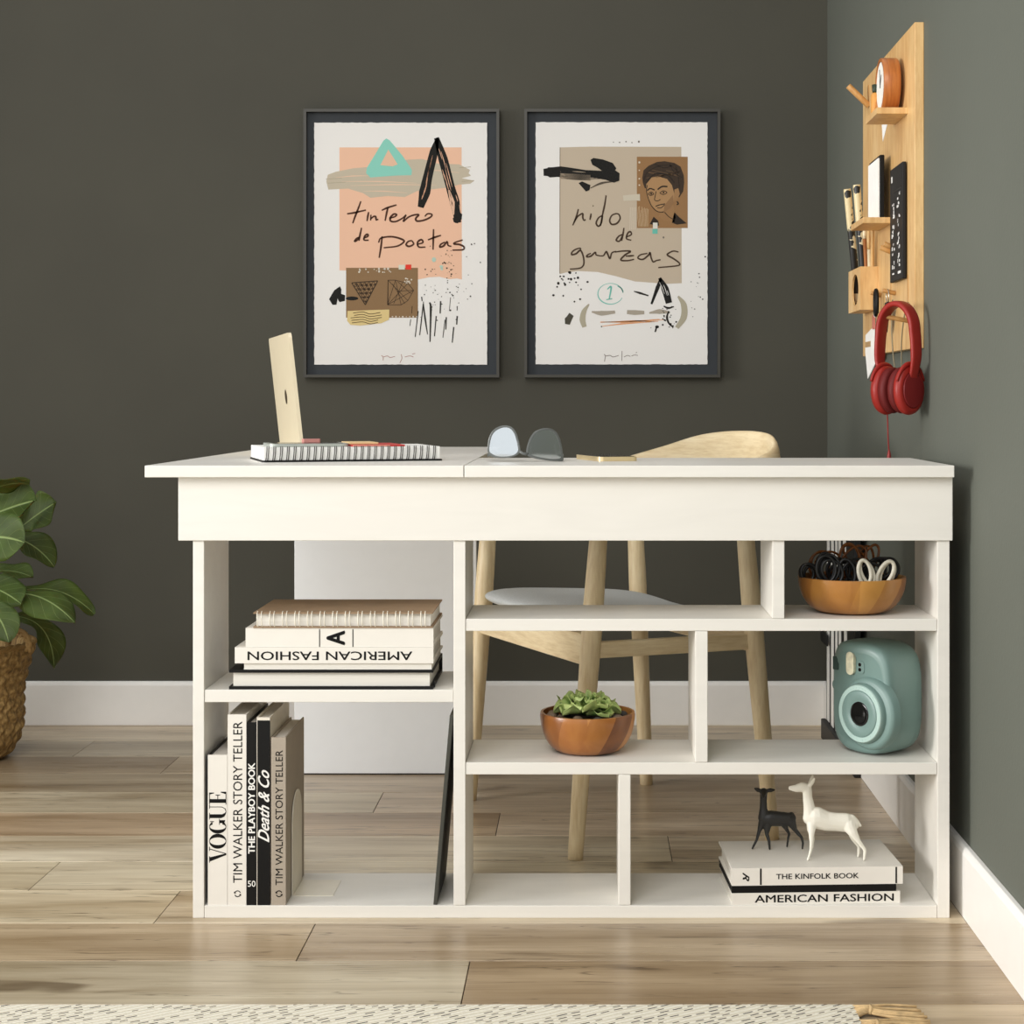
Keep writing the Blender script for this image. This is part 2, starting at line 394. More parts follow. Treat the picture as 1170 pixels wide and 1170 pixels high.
# ================================================================ framed prints
def ink_mat():
    m, nt, b = new_mat('printed_paper'); at = N(nt, 'ShaderNodeAttribute', attribute_name='ink')
    co = coords(nt); n = N(nt, 'ShaderNodeTexNoise', i_Scale=260., i_Detail=3.); L(nt, co, n.inputs['Vector'])
    c = mix(nt, math_n(nt, 'MULTIPLY', n.outputs[0], .045), at.outputs['Color'], (.5, .48, .44, 1))
    L(nt, c, b.inputs['Base Color']); b.inputs['Roughness'].default_value = .8; b.inputs['Specular IOR Level'].default_value = .2
    bump(nt, b, n.outputs[0], .15, .001); return m
M_ink = ink_mat()
M_frame = plain('dark_olive_frame', (58, 55, 46), .45)
M_mat = plain('slate_mount_board', (48, 52, 56), .75, bmp=.1)
class Art:
    """a sheet of paper in the plane y = const; strokes given in the sheet's own drawing units"""
    def __init__(s, ox, oy, Y): s.ox, s.oy, s.Y = ox, oy, Y; s.mb = MB()
    def P(s, p, layer): return W(s.ox + p[0] / 3.5455, s.oy + p[1] / 3.5455, s.Y) - Vector((0, .00012 * layer, 0))
    def poly(s, pts, c, layer=1): s.mb.poly([s.P(p, layer) for p in pts], 0, lin(c))
    def rect(s, x0, y0, x1, y1, c, layer=1): s.poly([(x0, y0), (x1, y0), (x1, y1), (x0, y1)], c, layer)
    def stroke(s, pts, w, c, layer=4, curve=True):
        if curve and len(pts) > 2: pts = [(p.x, p.y) for p in smooth_path([(x, y, 0) for x, y in pts], 5)]
        n = len(pts); ws = w if isinstance(w, (list, tuple)) else [w]
        G = []
        for i, p in enumerate(pts):
            a = pts[max(0, i-1)]; b = pts[min(n-1, i+1)]; d = Vector((b[0]-a[0], b[1]-a[1]))
            d = d.normalized() if d.length else Vector((1, 0)); q = Vector((-d.y, d.x))
            t = i/(n-1)*(len(ws)-1); k = min(int(t), max(0, len(ws)-2)); ww = ws[0] if len(ws) == 1 else ws[k]+(ws[k+1]-ws[k])*(t-k)
            G.append([s.P((p[0]+q.x*ww/2, p[1]+q.y*ww/2), layer), s.P((p[0]-q.x*ww/2, p[1]-q.y*ww/2), layer)])
        s.mb.grid(G, 0, False, col=lin(c))
    def brush(s, pts, w, c, dry, layer=4, k=9, seed=1):
        """a bristly stroke: solid core plus broken parallel streaks of the ground colour"""
        rnd = random.Random(seed); s.stroke(pts, w, c, layer)
        sp = [(p.x, p.y) for p in smooth_path([(x, y, 0) for x, y in pts], 6)]
        for _ in range(k):
            i0 = rnd.randint(1, max(1, len(sp)-6)); i1 = min(len(sp)-2, i0+rnd.randint(2, 6)); o = rnd.uniform(-.42, .42); ww = max(w) if isinstance(w, list) else w
            if i1 - i0 < 1: continue
            seg = sp[i0:i1+1]
            d = Vector((seg[-1][0]-seg[0][0], seg[-1][1]-seg[0][1])).normalized(); q = Vector((-d.y, d.x))*o*ww
            s.stroke([(x+q.x, y+q.y) for x, y in seg], [1, ww*.09, 1], dry, layer+1, False)
    def words(s, strokes, o, k, w, c, layer=5):
        for st in strokes: s.stroke([((o[0] + x / k - s.ox) * 3.5455, (o[1] + y / k - s.oy) * 3.5455) for x, y in st], [w*.8, w*1.15, w*.8], c, layer)
    def dots(s, pts, c, r=(2, 4), layer=5, seed=2):
        rnd = random.Random(seed)
        for x, y in pts:
            a = rnd.uniform(*r); s.poly(ellipse(x, y, a, a*rnd.uniform(.6, 1.2), 7, rnd.random()), c, layer)

def framed(label, x0, x1, art, paper):
    y0, y1 = 124.3, 431.2; YF = YB - .030
    a, b_ = W(x0, y1, YF), W(x1, y0, YF)
    t = thing('framed_print', label, 'wall art', ((a.x+b_.x)/2, YB, a.z), 0, 'framed prints on the back wall')
    mb = MB(); w = .0075
    mb.prism([(a.x, a.z), (b_.x, a.z), (b_.x, b_.z), (a.x, b_.z)], 0, .030, 0, Matrix(((1, 0, 0, 0), (0, 0, 1, YF), (0, 1, 0, 0), (0, 0, 0, 1))),
             holes=[[(a.x+w, a.z+w), (b_.x-w, a.z+w), (b_.x-w, b_.z-w), (a.x+w, b_.z-w)]])
    mb.build('frame', M_frame, t, bevel=.0012)
    mb = MB(); mb.box((a.x+w*.8, YB-.016, a.z+w*.8), (b_.x-w*.8, YB-.001, b_.z-w*.8)); mb.build('mount', M_mat, t)
    art.mb.build('print', M_ink, t)
YP = YB - .0185
BLK, PEACH, PAPER, BRN = (16, 15, 13), (238, 192, 162), (237, 234, 229), (74, 42, 26)
def sheet(A, x0, y0, x1, y1, seed):
    rnd = random.Random(seed); top = []; 
    def edge(p, q, n):
        out = []
        for i in range(n):
            t = i/n; j = rnd.uniform(-.9, .9); dx, dy = q[0]-p[0], q[1]-p[1]; l = math.hypot(dx, dy)
            out.append((p[0]+dx*t-dy/l*j, p[1]+dy*t+dx/l*j))
        return out
    o = edge((x0, y0), (x1, y0), 60) + edge((x1, y0), (x1, y1), 80) + edge((x1, y1), (x0, y1), 60) + edge((x0, y1), (x0, y0), 80)
    n = len(o); A.poly(o, PAPER, 0)
    A.mb.add([A.P(p, 0) for p in o] + [A.P(p, 0) + Vector((0, .0022, 0)) for p in o], [(i, n+i, n+(i+1) % n, (i+1) % n) for i in range(n)], 0, False, lin(PAPER))
# ---- left print
A = Art(330, 110, YP); sheet(A, 103, 107, 803, 1087, 1)
A.poly([(205, 207), (700, 207), (701, 742), (680, 738), (650, 741), (610, 731), (570, 733), (525, 742), (400, 720), (232, 706), (205, 705)], PEACH, 1)
GR = (196, 184, 162)
A.poly([(152, 345), (158, 318), (190, 306), (260, 292), (330, 286), (390, 262), (540, 254), (600, 272), (690, 276), (734, 298), (728, 312), (738, 322), (700, 332), (752, 342), (735, 354), (690, 358), (640, 370), (520, 384), (470, 408), (400, 404), (330, 411), (300, 392), (240, 374), (160, 378)], GR, 2)
for (x0, y0, x1, y1) in ((215, 345, 520, 352), (250, 362, 600, 360), (300, 384, 480, 392), (560, 300, 690, 310), (190, 330, 330, 322)): A.stroke([(x0, y0), ((x0+x1)/2, (y0+y1)/2-3), (x1, y1)], [1, 5, 1], (226, 194, 166), 3)
for (x0, y0, x1) in ((150, 336, 215), (158, 352, 230), (690, 290, 738), (700, 345, 750)): A.stroke([(x0, y0), (x1, y0-4)], [2, 6, 2], (170, 160, 138), 3)
TEAL = (140, 208, 190)
A.poly([(383, 180), (395, 171), (408, 178), (460, 240), (499, 298), (497, 320), (440, 321), (330, 329), (313, 312), (316, 290), (350, 235)], TEAL, 3)
A.poly([(403, 216), (441, 276), (420, 284), (371, 279)], (230, 190, 160), 4)
A.brush([(603, 170), (588, 225), (562, 330), (550, 390), (534, 450)], [12, 34, 38, 46, 24], BLK, (214, 160, 128), 4, 5, 3)
A.brush([(598, 168), (625, 255), (655, 370), (672, 430), (686, 512)], [20, 38, 36, 40, 24], BLK, (224, 176, 146), 4, 10, 5)
A.stroke([(648, 380), (662, 430), (668, 480)], [6, 20, 4], (226, 184, 156), 5); A.poly([(664, 495), (690, 468), (702, 478), (700, 498), (684, 515), (668, 510)], BLK, 6)
wz = [[(210,65),(190,120),(165,185),(150,228)], [(108,158),(160,150),(248,130)], [(268,145),(262,175),(256,212)], [(285,165),(282,208)], [(284,195),(305,178),(320,180),(324,202),(340,198)],
 [(365,132),(410,112),(475,92)], [(412,108),(402,150),(390,210)], [(420,192),(460,180),(476,165),(455,160),(430,185),(432,212),(470,215),(520,190),(546,165)], [(546,165),(525,215),(560,185),(600,168),(640,165),(618,192),(628,212),(680,205),(728,182),(737,162),(705,158),(685,178)],
 [(215,262),(203,320),(196,358)], [(202,330),(178,342),(164,362),(180,356),(198,335)], [(232,338),(262,325),(260,310),(240,322),(234,352),(268,354)],
 [(368,325),(360,400),(346,485)], [(342,372),(360,338),(440,328),(510,345),(530,365),(480,398),(380,410)], [(588,356),(560,365),(546,388),(570,400),(602,382),(588,356)],
 [(625,385),(670,372),(660,350),(632,368),(640,404),(690,405)], [(750,272),(748,350),(746,425)], [(708,352),(760,332),(805,318)], [(835,368),(803,385),(797,405),(825,396),(850,365),(858,392),(882,400)],
 [(966,352),(912,370),(902,382),(942,386),(974,402),(968,424),(890,428)]]
A.words(wz, (380, 220), 6.5, 7, BRN)
A.rect(232, 695, 523, 897, (140, 110, 76), 4)
for a, b_ in (((255,756),(360,748)), ((255,756),(310,845)), ((360,748),(310,845))): A.stroke([a, b_], 4, (62, 46, 32), 6)
for k in range(1, 6):
    t = k/6; A.stroke([(255+105*t, 756-8*t), (310+50*t-50*0, 845-97*t)], 2.2, (62, 46, 32), 5); A.stroke([(255+105*t, 756-8*t), (255+55*t, 756+89*t)], 2.2, (62, 46, 32), 5); A.stroke([(255+55*t, 756+89*t), (360-50*t, 748+97*t)], 2.2, (62, 46, 32), 5)
for k in range(5):
    for j in range(5-k): A.poly([(268+19*j+9*k, 760+17*k), (281+19*j+9*k, 760+17*k), (275+19*j+9*k, 771+17*k)], (70, 52, 36), 5)
D = [(402,745),(432,745),(482,758),(506,786),(482,828),(455,845),(400,845)]
for i in range(len(D)): A.stroke([D[i], D[(i+1) % len(D)]], 2.5, (62, 46, 32), 5)
for a, b_ in (((402,745),(482,828)), ((432,745),(400,845)), ((482,758),(400,845)), ((506,786),(400,845)), ((432,745),(455,845)), ((402,745),(402,845)), ((440,790),(506,786)), ((420,760),(470,840)), ((440,750),(495,800)), ((460,755),(425,840))): A.stroke([a, b_], 2.2, (62, 46, 32), 5)
A.rect(445, 683, 470, 702, (214, 216, 198), 6); A.rect(473, 682, 496, 702, (228, 58, 44), 6)
rnd = random.Random(5)
A.dots([(285+rnd.uniform(0, 130), 700+rnd.uniform(-3, 14)) for _ in range(16)] + [(470+rnd.uniform(0, 30), 737+rnd.uniform(0, 20)) for _ in range(9)] + [(420+i*14, 893) for i in range(8)], (214, 206, 190), (2, 4.5), 6)
A.poly([(238, 870), (330, 866), (407, 864), (406, 905), (375, 919), (290, 929), (250, 926), (236, 910)], (222, 198, 138), 6)
for k in range(5): A.stroke([(262-10*(k > 1)+rnd.uniform(-4, 4), 878+k*10), (300, 874+k*10), (330, 882+k*10), (380+rnd.uniform(-20, 15), 876+k*10)], 3, (96, 76, 44), 7)
A.poly([(163, 822), (184, 786), (207, 770), (213, 782), (212, 800), (228, 806), (227, 829), (206, 834), (200, 826), (198, 818), (193, 845), (177, 845)], BLK, 4); A.poly(ellipse(256, 819, 26, 8, 14), BLK, 6)
for st, w in (([(538,812),(540,830)], 8), ([(545,832),(546,850)], 5), ([(524,870),(512,975)], 7), ([(545,840),(530,968)], 8), ([(545,842),(552,900),(562,965)], 7), ([(570,835),(575,860),(572,995)], 9), ([(597,890),(590,972)], 8),
              ([(615,830),(613,880)], 10), ([(638,895),(636,945)], 9), ([(633,905),(624,978)], 6), ([(655,815),(650,870)], 4), ([(682,890),(680,925)], 10), ([(668,935),(662,998)], 9), ([(500,850),(498,880)], 4), ([(494,903),(490,930)], 5), ([(682,850),(682,868)], 6)): A.stroke(st, [w*.6, w, w*.5], (40, 38, 34), 4)
A.dots([(590+rnd.gauss(40, 45), 770+rnd.gauss(10, 55)) for _ in range(60)] + [(650+rnd.uniform(-15, 20), 620+rnd.uniform(0, 140)) for _ in range(22)] + [(740, 600), (752, 597), (720, 650), (776, 673)], (52, 48, 42), (1.2, 3.4), 5)
A.dots([(588, 662), (620, 700), (618, 690)], (180, 206, 190), (5, 9), 4)
for st in ([(375,1050),(382,1056),(382,1070)], [(384,1056),(400,1052),(410,1058),(430,1054)], [(455,1045),(458,1062),(450,1080)], [(470,1056),(490,1052),(505,1056)], [(500,1044),(512,1042)]): A.stroke(st, 2.2, (168, 110, 96), 4)
framed('framed peach print with teal triangle and handwritten words, left of the pair', 346.6, 570.4, A, None)
# ---- right print
A = Art(590, 110, YP); sheet(A, 78, 105, 774, 1086, 2)
BG = (196, 180, 158)
A.poly([(176, 207), (300, 204), (668, 205), (670, 757), (610, 760), (560, 756), (480, 750), (400, 728), (330, 712), (250, 708), (200, 714), (176, 720)], BG, 1)
A.stroke([(177, 207), (176, 718)], 3, (130, 112, 92), 2)
A.brush([(110, 308), (180, 306), (280, 312), (400, 325)], [28, 44, 26, 40], BLK, (176, 158, 136), 4, 5, 8)
A.poly([(110, 312), (128, 288), (172, 287), (178, 305), (176, 326), (135, 329)], BLK, 6)
A.poly([(178, 312), (300, 318), (300, 342), (240, 338), (180, 334)], (150, 134, 114), 5)
for k in range(9): A.stroke([(182+rnd.uniform(0, 20), 308+k*3.4), (260, 311+k*3.4), (330+rnd.uniform(-20, 30), 314+k*2.4)], [1, 2.6, .8], BLK, 6)
A.poly([(300, 258), (312, 250), (350, 256), (390, 270), (405, 292), (400, 300), (418, 312), (417, 342), (395, 350), (350, 335), (360, 312), (330, 290), (308, 278)], BLK, 6)
A.poly([(252, 352), (266, 345), (300, 360), (296, 380), (282, 386)], BLK, 6); A.stroke([(300, 372), (345, 352), (400, 345)], [3, 9, 3], (86, 76, 64), 5)
wz = [[(212,130),(196,190),(168,258)], [(178,235),(205,190),(245,165),(246,195),(256,218),(270,212)], [(312,165),(308,190),(302,215)], [(325,103),(330,108)], [(430,22),(420,90),(405,160),(385,262)], [(400,180),(370,200),(352,240),(370,265),(392,240),(402,185)],
 [(510,165),(475,180),(458,220),(475,250),(515,242),(540,205),(530,172),(508,165)], [(570,278),(562,330),(552,380)], [(558,330),(528,345),(510,375),(535,382),(556,345)], [(590,350),(628,330),(620,308),(600,320),(590,362),(628,375)],
 [(225,455),(228,438),(195,445),(165,465),(160,488),(195,480),(228,455),(250,500),(255,560),(235,590),(200,598),(145,602)], [(310,478),(285,490),(278,505),(310,500),(345,470),(352,490),(385,498)], [(385,498),(410,495),(430,465),(440,478),(460,520),(475,475),(510,462)],
 [(500,468),(560,460),(622,462),(580,490),(545,530),(600,535),(650,525)], [(585,500),(620,498),(650,495)], [(755,478),(700,490),(680,515),(720,525),(765,490),(775,472),(785,515),(800,545),(825,535),(858,528)], [(1000,468),(960,460),(925,475),(912,492),(960,520),(1005,555),(990,575),(840,590)]]
A.words(wz, (630, 220), 6.88, 6.5, (72, 54, 40))
# generic pencil portrait of a woman with pinned-up dark hair, on brown card
CARD, INK = (152, 114, 74), (42, 32, 24)
A.rect(488, 245, 694, 534, CARD, 3)
A.poly([(510, 330), (515, 300), (535, 282), (570, 266), (600, 263), (640, 270), (665, 285), (678, 320), (680, 350), (676, 385), (660, 410), (640, 400), (600, 380), (540, 378), (520, 372), (512, 350)], (60, 46, 34), 4)
A.poly([(527, 345), (545, 330), (575, 325), (610, 335), (630, 360), (640, 395), (638, 430), (620, 455), (595, 470), (570, 465), (548, 442), (532, 405), (526, 372)], (172, 134, 92), 5)
A.poly([(640, 378), (656, 372), (662, 395), (652, 420), (640, 424)], (160, 122, 82), 5)
A.poly([(590, 468), (636, 440), (645, 490), (640, 510), (600, 505), (575, 485)], (156, 118, 78), 5)
A.poly([(600, 440), (634, 400), (638, 430), (622, 455), (596, 470)], (146, 110, 74), 6)
A.poly([(640, 470), (660, 490), (690, 515), (650, 520), (630, 512)], INK, 5); A.poly([(540, 518), (556, 488), (575, 505), (578, 525)], INK, 5)
for st, w in (([(530,382),(542,374),(560,380)], 5), ([(572,378),(590,366),(612,366)], 6), ([(534,395),(546,388),(556,396),(544,402),(534,396)], 3), ([(580,392),(595,383),(610,390),(596,398),(582,393)], 3), ([(566,385),(562,405),(560,420),(572,424),(584,418)], 3), ([(564,446),(580,440),(602,436)], 4), ([(570,452),(586,452),(600,440)], 3),
              ([(530,360),(528,390),(545,440),(570,466),(596,470)], 3), ([(514,345),(530,310),(570,285),(620,280),(650,300)], 3), ([(525,352),(560,316),(610,318),(640,350)], 6), ([(560,275),(600,290),(640,275)], 3), ([(645,282),(655,320),(660,370)], 3), ([(620,272),(640,310),(672,330)], 3), ([(650,426),(656,434),(650,440)], 5), ([(600,470),(620,490),(640,500)], 3)): A.stroke(st, w, INK, 7)
A.poly(ellipse(546, 395, 4, 4, 8), INK, 7); A.poly(ellipse(596, 390, 4, 4, 8), INK, 7)
for k in range(10): A.stroke([(515+rnd.uniform(0, 150), 290+rnd.uniform(0, 30)), (525+rnd.uniform(0, 140), 310+rnd.uniform(0, 40))], 2, (104, 80, 56), 6)
for k in range(9): A.stroke([(494+k*5, 448+rnd.uniform(-6, 14)), (492+k*5, 490), (496+k*4.6, 528)], 1.8, (206, 180, 142), 6)
for k in range(4): A.stroke([(462+k*7, 450), (460+k*7, 540)], 1.5, (222, 212, 194), 3)
A.dots([(498, 268), (498, 300), (498, 334), (498, 360)], (222, 212, 190), (2.5, 4), 6)
A.poly([(432, 402), (470, 398), (500, 396), (501, 424), (482, 422), (434, 424)], (206, 196, 176), 6)
A.rect(553, 512, 572, 538, (222, 218, 206), 6); A.rect(551, 537, 572, 557, (108, 190, 172), 6)
A.dots([(596, 572), (393, 186), (418, 187), (444, 184), (468, 188), (496, 184)], (120, 112, 104), (2, 4), 5)
A.dots([(158+rnd.uniform(0, 100), 712+rnd.uniform(0, 60)) for _ in range(17)] + [(150, 806), (190, 808), (235, 832), (258, 822), (262, 782), (288, 752), (165, 772)], (36, 32, 28), (2.5, 5.5), 5)
A.stroke(ellipse(381, 800, 51, 42, 26, .4)[:25], [2, 5, 2, 3], (126, 196, 182), 4); A.stroke([(368, 782), (384, 772), (376, 822)], [4, 7, 5], (110, 190, 174), 4); A.stroke([(364, 824), (388, 820)], 4, (110, 190, 174), 4); A.stroke([(410, 768), (425, 778), (432, 792)], 5, (126, 196, 182), 4)
A.brush([(586, 738), (572, 775), (547, 842)], [10, 16, 8], BLK, BG, 4, 0); A.brush([(580, 736), (602, 780), (618, 838)], [12, 30, 26], BLK, PAPER, 4, 3)
A.stroke([(476, 790), (500, 797), (535, 808)], [3, 9, 5], (40, 36, 32), 4)
DG = (176, 168, 146)
A.stroke([(294, 842), (274, 872), (268, 905), (276, 935)], [6, 20, 24, 18], DG, 4); A.stroke([(655, 810), (678, 845), (678, 895), (650, 938)], [8, 24, 26, 16], DG, 4)
for st, w in (([(305, 873), (345, 879), (400, 874)], [6, 20, 12]), ([(448, 874), (480, 876), (518, 876)], [16, 20, 14]), ([(538, 878), (580, 872), (622, 876)], [6, 20, 8])): A.stroke(st, w, (170, 160, 144), 4)
for st in ([(340, 914), (430, 914), (580, 903)], [(340, 916), (480, 910), (560, 914)], [(345, 932), (430, 922), (575, 912)], [(420, 918), (500, 912), (598, 905)]): A.stroke(st, [2, 5, 2], (226, 158, 106), 4)
A.poly([(196, 900), (204, 892), (215, 877), (232, 890), (226, 902), (216, 926), (197, 922)], (74, 70, 58), 4)
A.stroke([(617, 870), (610, 895), (618, 920), (635, 935)], [4, 9, 7, 6], (36, 32, 28), 5); A.stroke([(596, 850), (615, 858), (638, 852)], [5, 9, 4], (36, 32, 28), 5); A.poly(ellipse(570, 934, 8, 6, 9), BLK, 5); A.stroke([(568, 935), (562, 955)], 6, BLK, 5)
A.dots([(600+rnd.uniform(-10, 50), 850+rnd.uniform(0, 90)) for _ in range(26)] + [(700+rnd.uniform(0, 60), 700+rnd.uniform(0, 220)) for _ in range(14)] + [(345, 933), (545, 938), (765, 650)], (44, 40, 36), (1.3, 4), 5)
for st in ([(355,1045),(360,1052),(357,1075)], [(362,1052),(380,1050),(392,1056),(414,1050)], [(428,1032),(427,1072)], [(436,1056),(450,1050),(462,1054)], [(466,1052),(480,1048),(492,1050)], [(484,1040),(488,1036)]): A.stroke(st, 2.4, (126, 112, 102), 4)
framed('framed beige print with black arrow and small portrait card, right of the pair', 599, 823.2, A, None)
# ================================================================ books
M_wht = plain('white_book_cover', (232, 227, 217), .42, var=.015); M_blk = plain('black_book_cover', (11, 10, 9), .5, spec=.25)
M_page = None
def page_mat():
    m, nt, b = new_mat('cut_pages'); co = coords(nt, (1, 1, 1))
    n = N(nt, 'ShaderNodeTexNoise', i_Scale=4., i_Detail=2.); L(nt, coords(nt, (1, 1, 900)), n.inputs['Vector'])
    L(nt, ramp(nt, n.outputs[0], [(.3, lin((216, 211, 200))), (.7, lin((234, 230, 220)))]), b.inputs['Base Color'])
    b.inputs['Roughness'].default_value = .8; return m
M_page = page_mat()
M_page_up = plain('cut_pages_upright', (222, 216, 206), .8, var=.05, vscale=200)
M_type = plain('black_type', (10, 9, 8), .6, spec=.2); M_typew = plain('white_type', (236, 234, 228), .5)
M_taupe = plain('taupe_book_cloth', (168, 156, 140), .6, bmp=.1); M_kraft = plain('kraft_cover', (148, 122, 94), .7, var=.08, bmp=.1); M_blackline = M_type
M_wire = plain('white_wire', (236, 230, 214), .35)

def flat_book(label, x0, x1, y0, y1, z0, z1, cov, rz=0., group=None, spine=True, cover_t=.003, type_fn=None, inset=.004, extra=(), pages=None, spine_back=False, name='book'):
    """closed book lying flat, spine towards the front (-y). Local origin at its front-left bottom corner."""
    w, d, h = x1-x0, y1-y0, z1-z0
    t = thing(name, label, 'book', (x0, y0, z0), rz, group)
    mb = MB(); c = cover_t
    mb.box((0, 0, 0), (w, d, c)); mb.box((0, 0, h-c), (w, d, h))
    if spine: mb.box((0, 0, c), (w, c, h-c))
    if spine_back: mb.box((0, d-c, c), (w, d, h-c))
    if type_fn: type_fn(mb, w, h)
    mb.build('cover', [cov, M_type, M_typew] + list(extra), t, world=False)
    p = MB(); p.box((inset, c if spine else inset, c), (w-inset, d-c if spine_back else d-inset, h-c))
    p.build('pages', pages or M_page, t, world=False); return t
def up_book(label, x0, x1, d, h, cov, group, type_fn, mats=(), y0=.002, inset=.004, c=.0022, spinemat=0, leftmat=0):
    """upright book, spine to the front"""
    w = x1-x0; t = thing('book', label, 'book', (x0, y0, .0208), 0, group)
    mb = MB(); mb.box((0, c, 0), (c, d, h), leftmat); mb.box((w-c, c, 0), (w, d, h)); mb.box((0, 0, 0), (w, c, h), spinemat)
    if type_fn: type_fn(mb, w, h)
    mb.build('cover', [cov, M_type, M_typew] + list(mats), t, world=False)
    p = MB(); p.box((c, c, .002), (w-c, d-inset, h-inset)); p.build('pages', M_page_up, t, world=False); return t
def on_front(x, z, off=-.0003): return frame_M((x, off, z), (1, 0, 0), (0, 0, 1))
def on_front_up(x, z, off=-.0003): return frame_M((x, off, z), (0, 0, 1), (-1, 0, 0))     # reads bottom to top
def on_front_down(x, z, off=-.0003): return frame_M((x, off, z), (-1, 0, 0), (0, 0, -1))  # upside down
K = 1/688.0
def px2x(px): return (px - VPX) * K
def bar(mb, x0, x1, z0, z1, mat=1, off=-.0003): mb.add([(x0, off, z0), (x1, off, z0), (x1, off, z1), (x0, off, z1)], [(0, 1, 2, 3)], mat)

# --- upright row on the bottom shelf
GU = 'books standing upright on the bottom shelf'
def didone(mb, w, h):
    """tall high-contrast capitals V O G U E drawn as outlines, reading upwards"""
    s = .0283; x = w*.43 + .0026; z = (1034-984.5)*K       # cap height, baseline side x, start height
    def M(zz): return frame_M((x + s/2 , -.0003, zz), (0, 0, 1), (-1, 0, 0))
    def P(pts, o, wd): mb.poly([M(z) @ Vector((o + px*wd, py*s, 0)) for px, py in pts], 1)
    def ring(o, wd, x0, x1, thick, thin, a0=0, a1=360):
        n = 30; G = []
        for k in range(n+1):
            t = R(a0 + (a1-a0)*k/n); cx = (x0+x1)/2; rx = (x1-x0)/2
            c, s_ = math.cos(t), math.sin(t)
            G.append([M(z) @ Vector((o+(cx+rx*c)*wd, (.5+.5*s_)*s, 0)), M(z) @ Vector((o+(cx+(rx-thick)*c)*wd, (.5+(.5-thin)*s_)*s, 0))])
        mb.grid(G, 1, False)
    u = .0226
    o = 0; P([(.0, 1), (.32, 1), (.62, .0), (.5, 0)], o, u); P([(.56, 0), (.62, 0), (.98, 1), (.92, 1)], o, u); P([(-.06, 1), (.4, 1), (.4, .96), (-.06, .96)], o, u); P([(.8, 1), (1.1, 1), (1.1, .96), (.8, .96)], o, u)
    o = .0212; ring(o, u, .02, 1.12, .27, .035)
    o = .0464; ring(o, u, .02, 1.0, .27, .035, 40, 325); P([(.78, .42), (1.0, .42), (1.0, .06), (.78, .12)], o, u); P([(.66, .42), (1.1, .42), (1.1, .38), (.66, .38)], o, u); P([(.86, .95), (.92, .95), (.92, .7), (.86, .75)], o, u)
    o = .0720; P([(.02, 1), (.3, 1), (.3, .25), (.4, .08), (.5, .03), (.5, 0), (.3, .03), (.12, .12), (.02, .3)], o, u); P([(.5, 0), (.72, .05), (.86, .25), (.86, 1), (.81, 1), (.81, .27), (.7, .1), (.5, .035)], o, u); P([(-.08, 1), (.4, 1), (.4, .96), (-.08, .96)], o, u); P([(.7, 1), (.98, 1), (.98, .96), (.7, .96)], o, u)
    o = .0958; P([(.08, 1), (.36, 1), (.36, 0), (.08, 0)], o, u); P([(-.04, 1), (.84, 1), (.84, .72), (.78, .72), (.7, .96), (-.04, .96)], o, u); P([(-.04, 0), (.9, 0), (.9, .32), (.84, .32), (.72, .04), (-.04, .04)], o, u); P([(.36, .52), (.6, .52), (.64, .64), (.68, .64), (.68, .36), (.64, .36), (.6, .48), (.36, .48)], o, u)
up_book('short white book with large black serif capitals, leftmost of the upright row', px2x(238.4), px2x(260.6), .18, .2490, M_wht, GU, didone, (M_blk,), leftmat=3)
def recycle(mb, x, z, r, mat=1):
    for a in (20, 200):
        G = []
        for k in range(12):
            t = R(a + 130*k/11); G.append([Vector((x+r*math.cos(t), -.0003, z+r*math.sin(t))), Vector((x+.72*r*math.cos(t), -.0003, z+.72*r*math.sin(t)))])
        mb.grid(G, mat, False); t = R(a+142); q = R(a+142+90)
        e = Vector((x+.86*r*math.cos(t), -.0003, z+.86*r*math.sin(t))); tv = Vector((-math.sin(R(a+130)), 0, math.cos(R(a+130))))*r*.5; nv = Vector((math.cos(R(a+130)), 0, math.sin(R(a+130))))*r*.42
        e0 = Vector((x+.86*r*math.cos(R(a+130)), -.0003, z+.86*r*math.sin(R(a+130)))); mb.poly([e0+nv, e0-nv, e0+tv], mat)
def tw(sz, zc, length):
    def f(mb, w, h):
        mb.text('TIM WALKER STORY TELLER', sz, on_front_up(w*.5+.0012, zc), 1, width=length); recycle(mb, w*.5+.001, .0190, .0056)
    return f
up_book('tall white book with thin black capitals, second from left in the upright row', px2x(261.0), px2x(282.3), .188, .3160, M_wht, GU, tw(.0152, (1034-916.5)*K, 184*K))
def pb(mb, w, h):
    mb.text('THE PLAYBOY BOOK', .0108, on_front_up(w/2, (1034-923.5)*K), 2, width=103*K, bold=.05); mb.text('50', .0100, on_front(w/2, (1034-1009.5)*K), 2, width=.0128, bold=.01)
up_book('slim black book with bold white capitals and a 50, third in the upright row', px2x(282.7), px2x(294.0), .184, .3030, M_blk, GU, pb)
def dc(mb, w, h):
    bar(mb, .0, w, h-.0052, h, 0); bar(mb, 0, .0010, 0, h, 0, -.0005)
    mb.text('Death & Co', .0185, on_front_up(w/2+.0004, (1034-921)*K), 2, width=82*K, shear=.55, bold=.03)
M_cream = plain('cream_book_side', (226, 218, 203), .5)
up_book('white-sided book with a black spine lettered in white script', px2x(294.2), px2x(309.3), .188, .3115, M_cream, GU, dc, (M_blk,), spinemat=3)
up_book('taupe cloth book with dark capitals, rightmost of the upright row', px2x(310.6), px2x(327.2), .188, .2780, M_taupe, GU, tw(.0122, (1034-934.2)*K, 154*K), (), c=.0024)
